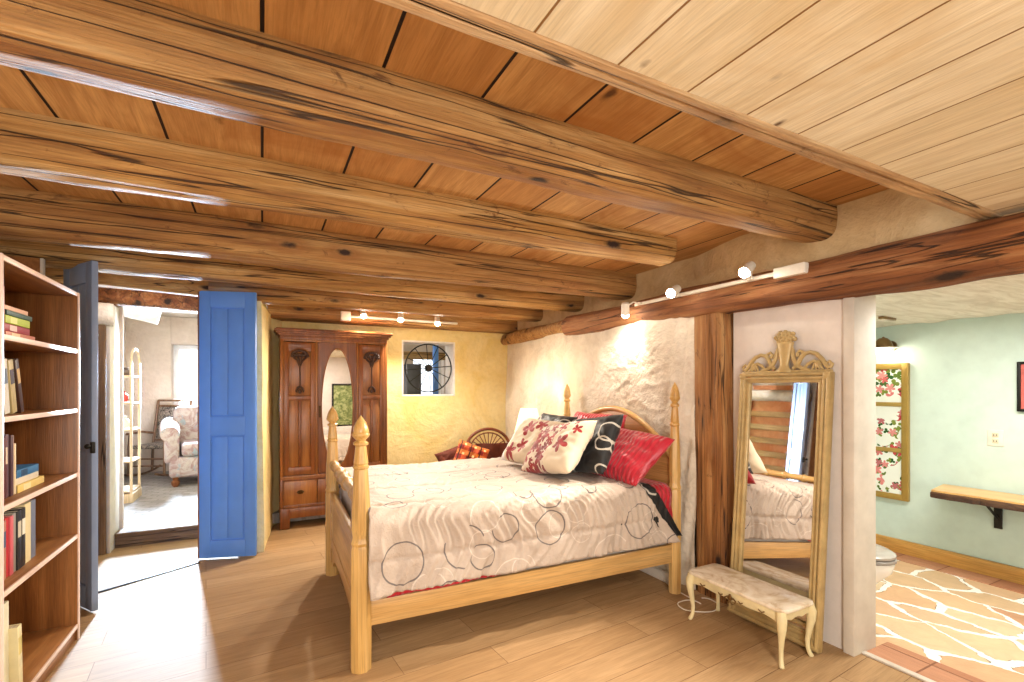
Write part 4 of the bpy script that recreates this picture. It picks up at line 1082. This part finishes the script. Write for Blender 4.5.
# ------------------------------------------------------------------ bookcase
BX0, BX1, BY0, BY1 = -1.215, -.907, 2.60, 3.52
r = thing('bookcase', 'tall oak bookcase with pale edged shelves at the left side of the room', 'bookcase', (BX0, BY0, 0))
WX, WY = BX1 - BX0, BY1 - BY0
MB().span((0, 0, 0), (WX - .006, .02, 1.93), bev=.001).build('side_panel', M['oak'], r)
MB().span((0, WY - .02, 0), (WX - .006, WY, 1.93), bev=.001).build('side_panel', M['oak'], r)
MB().span((0, .02, .02), (.008, WY - .02, 1.93), bev=.001).build('back_panel', M['oak'], r)
MB().span((WX - .006, 0, 0), (WX, .02, 1.93), bev=.001).span((WX - .006, WY - .02, 0), (WX, WY, 1.93), bev=.001).build('edge_band', M['edgeband'], r)
SZ = [.088, .588, .93, 1.285, 1.615, 1.93]
for z in SZ:
    t = .022
    s_ = MB().span((.008, .02, z - t), (WX - .012, WY - .02, z), bev=.001).build('shelf', M['oakx'], r)
    MB().span((WX - .012, .02, z - t), (WX - .004, WY - .02, z), bev=.001).build('shelf_edge', M['edgeband'], s_)
MB().span((WX - .03, .02, 0), (WX - .015, WY - .02, .066), bev=.001).build('kick_board', M['oakx'], r)
BM = {}
def bookmat(c):
    if c not in BM: BM[c] = flat('cover ' + c, c, .45, 0, .08, 12)
    return BM[c]
M['paper'] = wood('page edges', '#cbb894', '#e2d4b8', '#efe6d0', 'Y', 1, .8, .001)
def book(th, h_, d, cov, stripe, loc, rot, label, group):
    """spine faces +x, thickness along y, height z, sits at origin corner"""
    r_ = thing('book', label, 'book', loc, rot, group)
    mb = MB()
    mb.span((-d, 0, 0), (-.002, .0025, h_), bev=.0008).span((-d, th - .0025, 0), (-.002, th, h_), bev=.0008)
    mb.span((-.006, 0, 0), (0, th, h_), bev=.002)
    c = mb.build('cover', bookmat(cov), r_)
    MB().span((-d + .004, .0025, .003), (-.005, th - .0025, h_ - .003), bev=0).build('pages', M['paper'], r_)
    if stripe:
        MB().span((-.001, th * .12, h_ * .55), (.0006, th * .88, h_ * .82), bev=0).build('spine_label', bookmat(stripe), r_)
    return r_
XS = -.965
def row(y, z, items, group, shelf):
    for th, h_, cov, st_, lab in items:
        th *= 1.25 if z < .7 else 1
        book(th, h_, .19, cov, st_, (XS - random.uniform(0, .012), y, z), (0, 0, 0), lab, group)
        y += th + .0015
row(2.775, .9305, [(.030, .26, '#c98a80', None, 'salmon pink book at the near end of the third shelf down'), (.022, .265, '#5a3038', '#d8c8b0', 'dark maroon book with a pale label beside the salmon pink one'), (.026, .27, '#6a5560', None, 'mauve grey tall book in the middle of the upright row on the third shelf down'), (.022, .265, '#4c3038', None, 'dark plum book next to the mauve grey one'), (.020, .262, '#b49a8a', None, 'beige spined book standing beside the dark plum one'), (.014, .225, '#e8d6b0', None, 'short thin cream book ending the upright row above the blue book')], 'upright books on the third shelf down', 0)
row(2.775, .5885, [(.030, .25, '#b07a60', '#4a5468', 'orange grey book at the near end of the second shelf from the floor'), (.028, .255, '#c22c34', None, 'bright red book on the second shelf from the floor'), (.024, .255, '#d0606a', None, 'rose red book beside the bright red one'), (.028, .26, '#98948a', None, 'grey book between the rose red and black books'), (.034, .262, '#15171c', '#c8c0a8', 'thick black book with a pale label next to the grey one'), (.032, .265, '#1a1a18', '#e6e0d0', 'black book with white spine lettering beside the cream book'), (.055, .275, '#ded0a0', None, 'thick cream book on the second shelf from the floor'), (.055, .275, '#6c7486', None, 'slate grey book ending the row beside the cream one')], 'upright books on the second shelf from the floor', 0)
def lean(y, z, th, h_, cov, st_, ang, lab):
    book(th, h_, .19, cov, st_, (XS, y, z + 0.0), (ang, 0, 0), lab, 'leaning books on the second shelf down')
lean(2.80, 1.287, .048, .235, '#d9d8cc', '#6a7a88', R(8), 'white and grey leaning book on the second shelf down')
lean(2.872, 1.287, .046, .235, '#b8a878', '#46404a', R(11), 'tan leaning book between the white and the dark brown ones')
lean(2.955, 1.287, .034, .245, '#3e2218', '#c8a870', R(15), 'dark brown book leaning at the end of the second shelf down')
row(2.752, 1.6155, [(.030, .235, '#3c2440', None, 'dark purple upright book on the top shelf'), (.020, .215, '#d8a8a0', None, 'pale pink upright book beside the stack on the top shelf')], 'upright books on the top shelf', 0)
# lying stacks: spine to the front, length along y
def stack(y, z, items, group):
    for L_, th, cov, st_, dy, lab in items:
        b_ = book(th, L_, .17, cov, st_, (XS - random.uniform(0, .01), y + dy + L_, z), (PI / 2, 0, 0), lab, group)
        z += th + .001
stack(2.825, 1.6155, [(.30, .030, '#c87858', '#e8cda0', 0, 'orange tan book at the bottom of the stack on the top shelf'), (.25, .032, '#a02c38', '#e8c8c0', .0, 'red book with pale lettering in the top shelf stack'), (.245, .034, '#b8cc48', '#e8e890', -.005, 'lime green book in the top shelf stack'), (.26, .022, '#3c5a50', None, 0, 'dark green book above the lime one'), (.235, .020, '#e8b89a', None, -.003, 'peach book topping the stack on the top shelf')], 'books lying in a stack on the top shelf')
stack(2.925, .9305, [(.29, .034, '#dcc070', '#e8d8a0', .0, 'yellow tan book at the bottom of the low stack'), (.25, .030, '#d8ccb4', None, -.002, 'cream book in the middle of the low stack'), (.235, .036, '#2c6c9c', '#184060', -.004, 'blue book on top of the low stack')], 'books lying in a low stack on the third shelf down')
book(.06, .40, .2, '#dcd8bc', None, (XS, 2.775, .089), (0, 0, 0), 'tall cream binder on the bottom shelf', 'binders on the bottom shelf')
book(.04, .28, .2, '#e6dcae', '#d8c878', (XS + .03, 2.842, .089), (R(3), 0, 0), 'shorter pale yellow binder on the bottom shelf', 'binders on the bottom shelf')
# arched wooden panel standing behind the bookcase
r = thing('arched_headboard', 'wooden panel with a dark arched moulding standing behind the bookcase', 'panel', (-1.49, 3.93, 0))
MB().span((0, 0, 0), (.29, .03, 2.19), bev=.004).build('panel_board', M['oakx'], r)
MB().tube([(.03 + .15 * math.cos(PI * k / 40), -.012, 2.04 + .13 * math.sin(PI * k / 40)) for k in range(21)], .014, 10).build('arched_moulding', M['carve'], r)
MB().span((.29, -.002, 0), (.305, .032, 2.19), bev=.002).build('pale_edge', M['jamb'], r)
# framed picture on the entry side, seen in the wardrobe mirror
r = thing('framed_picture', 'large dark framed greenish picture on the wall reflected in the wardrobe mirror', 'picture', (1.78, -1.4, 1.0))
MB().span((-.34, 0, -.5), (-.30, .03, .5)).span((.30, 0, -.5), (.34, .03, .5)).span((-.34, 0, -.5), (.34, .03, -.46)).span((-.34, 0, .46), (.34, .03, .5)).build('frame', M['black'], r)
n = NT('meadow print'); c = n.ramp(n.noise(n.co(), 14, 6, .7, 1), (.35, '#3f5a34'), (.5, '#8a9a5a'), (.62, '#c9cf9a'), (.72, '#b0b080')); n.out(c, .4)
MB().span((-.3, .0, -.46), (.3, .015, .46), bev=0).build('print', n.m, r)

# ------------------------------------------------------------------ track lights
BULB = glow('spot bulb', '#fff4dc', 60)
def spot_head(name, base, pos, aim, label, power, group, on=True, size=R(110)):
    """base: point on track; pos: lens centre; aim: direction"""
    d = Vector(aim).normalized(); r_ = thing(name, label, 'lamp', base, (0, 0, 0), group)
    p = Vector(pos) - Vector(base); back = p - d * .09
    q = d.to_track_quat('Z', 'Y').to_matrix().to_4x4()
    MB().lathe([(.010, -.095), (.026, -.09), (.030, -.07), (.032, -.01), (.034, 0), (.030, 0), (.028, -.012), (0, -.012)], p, 24, q).build('housing', M['whitep'], r_)
    MB().tube([(0, 0, 0), back * .4 + Vector((0, 0, .01)), back + d * .03], .006, 8).box((0, 0, 0), (.03, .03, .02), bev=.004).build('arm', M['whitep'], r_)
    MB().lathe([(0, -.004), (.020, -.003), (.027, -.008), (.027, -.012), (0, -.012)], p, 20, q).ball(p, .030, 14).build('bulb', BULB, r_)
    l = bpy.data.lights.new('spot', 'SPOT'); l.energy = power; l.color = (1, .88, .73); l.spot_size = size; l.spot_blend = .8; l.shadow_soft_size = .02
    lo = bpy.data.objects.new('spot_light', l); COL.objects.link(lo); lo.location = Vector(pos) + d * .034
    lo.rotation_euler = d.to_track_quat('-Z', 'Y').to_euler()
    return r_
o = thing('light_track', 'white light track fixed to the beam above the small square window', 'light track', (1.40, 5.405, 2.165))
MB().span((-.64, -.012, -.012), (.66, .012, .012)).build('track', M['whitep'], o); MB().span((-.66, -.03, -.05), (-.56, .015, .05), bev=.006).build('junction_box', M['whitep'], o)
WB, WR = 60, 95
spot_head('track_spot', (.97, 5.39, 2.165), (.955, 5.28, 2.165), (.05, -.5, -1), 'lit track spotlight above the wardrobe cornice', WB, 'spotlights on the yellow wall beam', size=R(165))
spot_head('track_spot', (1.38, 5.39, 2.165), (1.35, 5.28, 2.150), (-.15, -.5, -1), 'lit track spotlight in the middle, above the left edge of the square window', WB, 'spotlights on the yellow wall beam', size=R(165))
spot_head('track_spot', (1.80, 5.39, 2.165), (1.77, 5.28, 2.135), (-.1, -.5, -1), 'lit track spotlight nearest the rough white plaster wall', WB, 'spotlights on the yellow wall beam', size=R(165))
o = thing('light_track', 'white light track on the log above the rough white plaster wall', 'light track', (2.602, 2.25, 2.05))
MB().span((-.012, -.60, -.012), (.012, .68, .012)).build('track', M['whitep'], o); MB().span((-.015, -.66, -.03), (.03, -.48, .03), bev=.006).build('junction_box', M['whitep'], o)
spot_head('track_spot', (2.575, 1.90, 2.05), (2.49, 1.88, 2.07), (-1, -.10, -.75), 'dazzling track spotlight nearest the bathroom doorway', WR, 'spotlights on the right wall log', size=R(96))
spot_head('track_spot', (2.575, 2.47, 2.05), (2.49, 2.45, 2.05), (-1, -.15, -.55), 'lit track spotlight above the near head post of the bed', WR * .85, 'spotlights on the right wall log')
spot_head('track_spot', (2.575, 2.86, 2.05), (2.50, 2.93, 1.97), (.30, .35, -1), 'track spotlight turned down onto the rough plaster wall', 13, 'spotlights on the right wall log')

# ------------------------------------------------------------------ lights
def area(loc, size, power, col, rot, sy=None, name='lamp'):
    l = bpy.data.lights.new(name, 'AREA'); l.energy = power; l.color = col; l.size = size
    if name == 'daylight': l.spread = R(80)
    if sy: l.shape = 'RECTANGLE'; l.size_y = sy
    o_ = bpy.data.objects.new(name + '_light', l); COL.objects.link(o_); o_.location = loc; o_.rotation_euler = rot; return o_
def point(loc, power, col, rad=.04, name='bulb'):
    l = bpy.data.lights.new(name, 'POINT'); l.energy = power; l.color = col; l.shadow_soft_size = rad
    o_ = bpy.data.objects.new(name + '_light', l); COL.objects.link(o_); o_.location = loc; return o_
point((2.40, 4.28, 1.14), 8, (1, .78, .45))
# daylight through the sitting room window, then added fill there and behind the camera
area((-1.02, 8.98, 1.62), .22, 155, (.64, .81, 1), (R(-80), 0, R(3)), .8, 'daylight')
area((.6, 7.6, 2.46), 1.6, 20, (1, .95, .9), (0, 0, 0), 1.6, 'sitting_room_fill')  # added fill, lifts the sitting room
area((-.3, -1.38, 1.4), 1.1, 34, (1, .95, .88), (R(90), 0, 0), 1.1, 'front_fill')  # added fill set inside the added front opening
# unseen area fill added under the ceiling: entrance, bathroom and hall
area((.9, -.35, 2.10), .5, 22, (1, .91, .79), (0, 0, 0), .5, 'entry_fill')  # overhead fill added out of view, no fixture
area((3.7, 1.0, 1.90), .6, 23, (1, .95, .86), (0, 0, 0), 1.2, 'bath')
point((4.67, 2.2, 1.70), 3, (1, .93, .8))
area((-.85, 4.75, 2.30), .25, 12, (1, .92, .82), (0, 0, 0), .25, 'hall')  # added to brighten the slats reflected in the leaning mirror
w = bpy.data.worlds.new('World'); S.world = w; w.use_nodes = True
w.node_tree.nodes['Background'].inputs[0].default_value = (.85, .93, 1, 1)
w.node_tree.nodes['Background'].inputs[1].default_value = 1.3

# ------------------------------------------------------------------ camera
cd = bpy.data.cameras.new('camera'); cam = bpy.data.objects.new('camera', cd); COL.objects.link(cam)
cam.location = (0, 0, 1.4); cam.rotation_euler = (PI / 2, 0, -R(27.3))
cd.sensor_width = 36; cd.lens = 36 * 484 / 1024; cd.shift_y = (388 - 341) / 1024; cd.clip_start = .03
S.camera = cam
S.view_settings.view_transform = 'Standard'; S.view_settings.look = 'None'; S.view_settings.gamma = 1
S.view_settings.use_curve_mapping = False
S.view_settings.exposure = 1.0
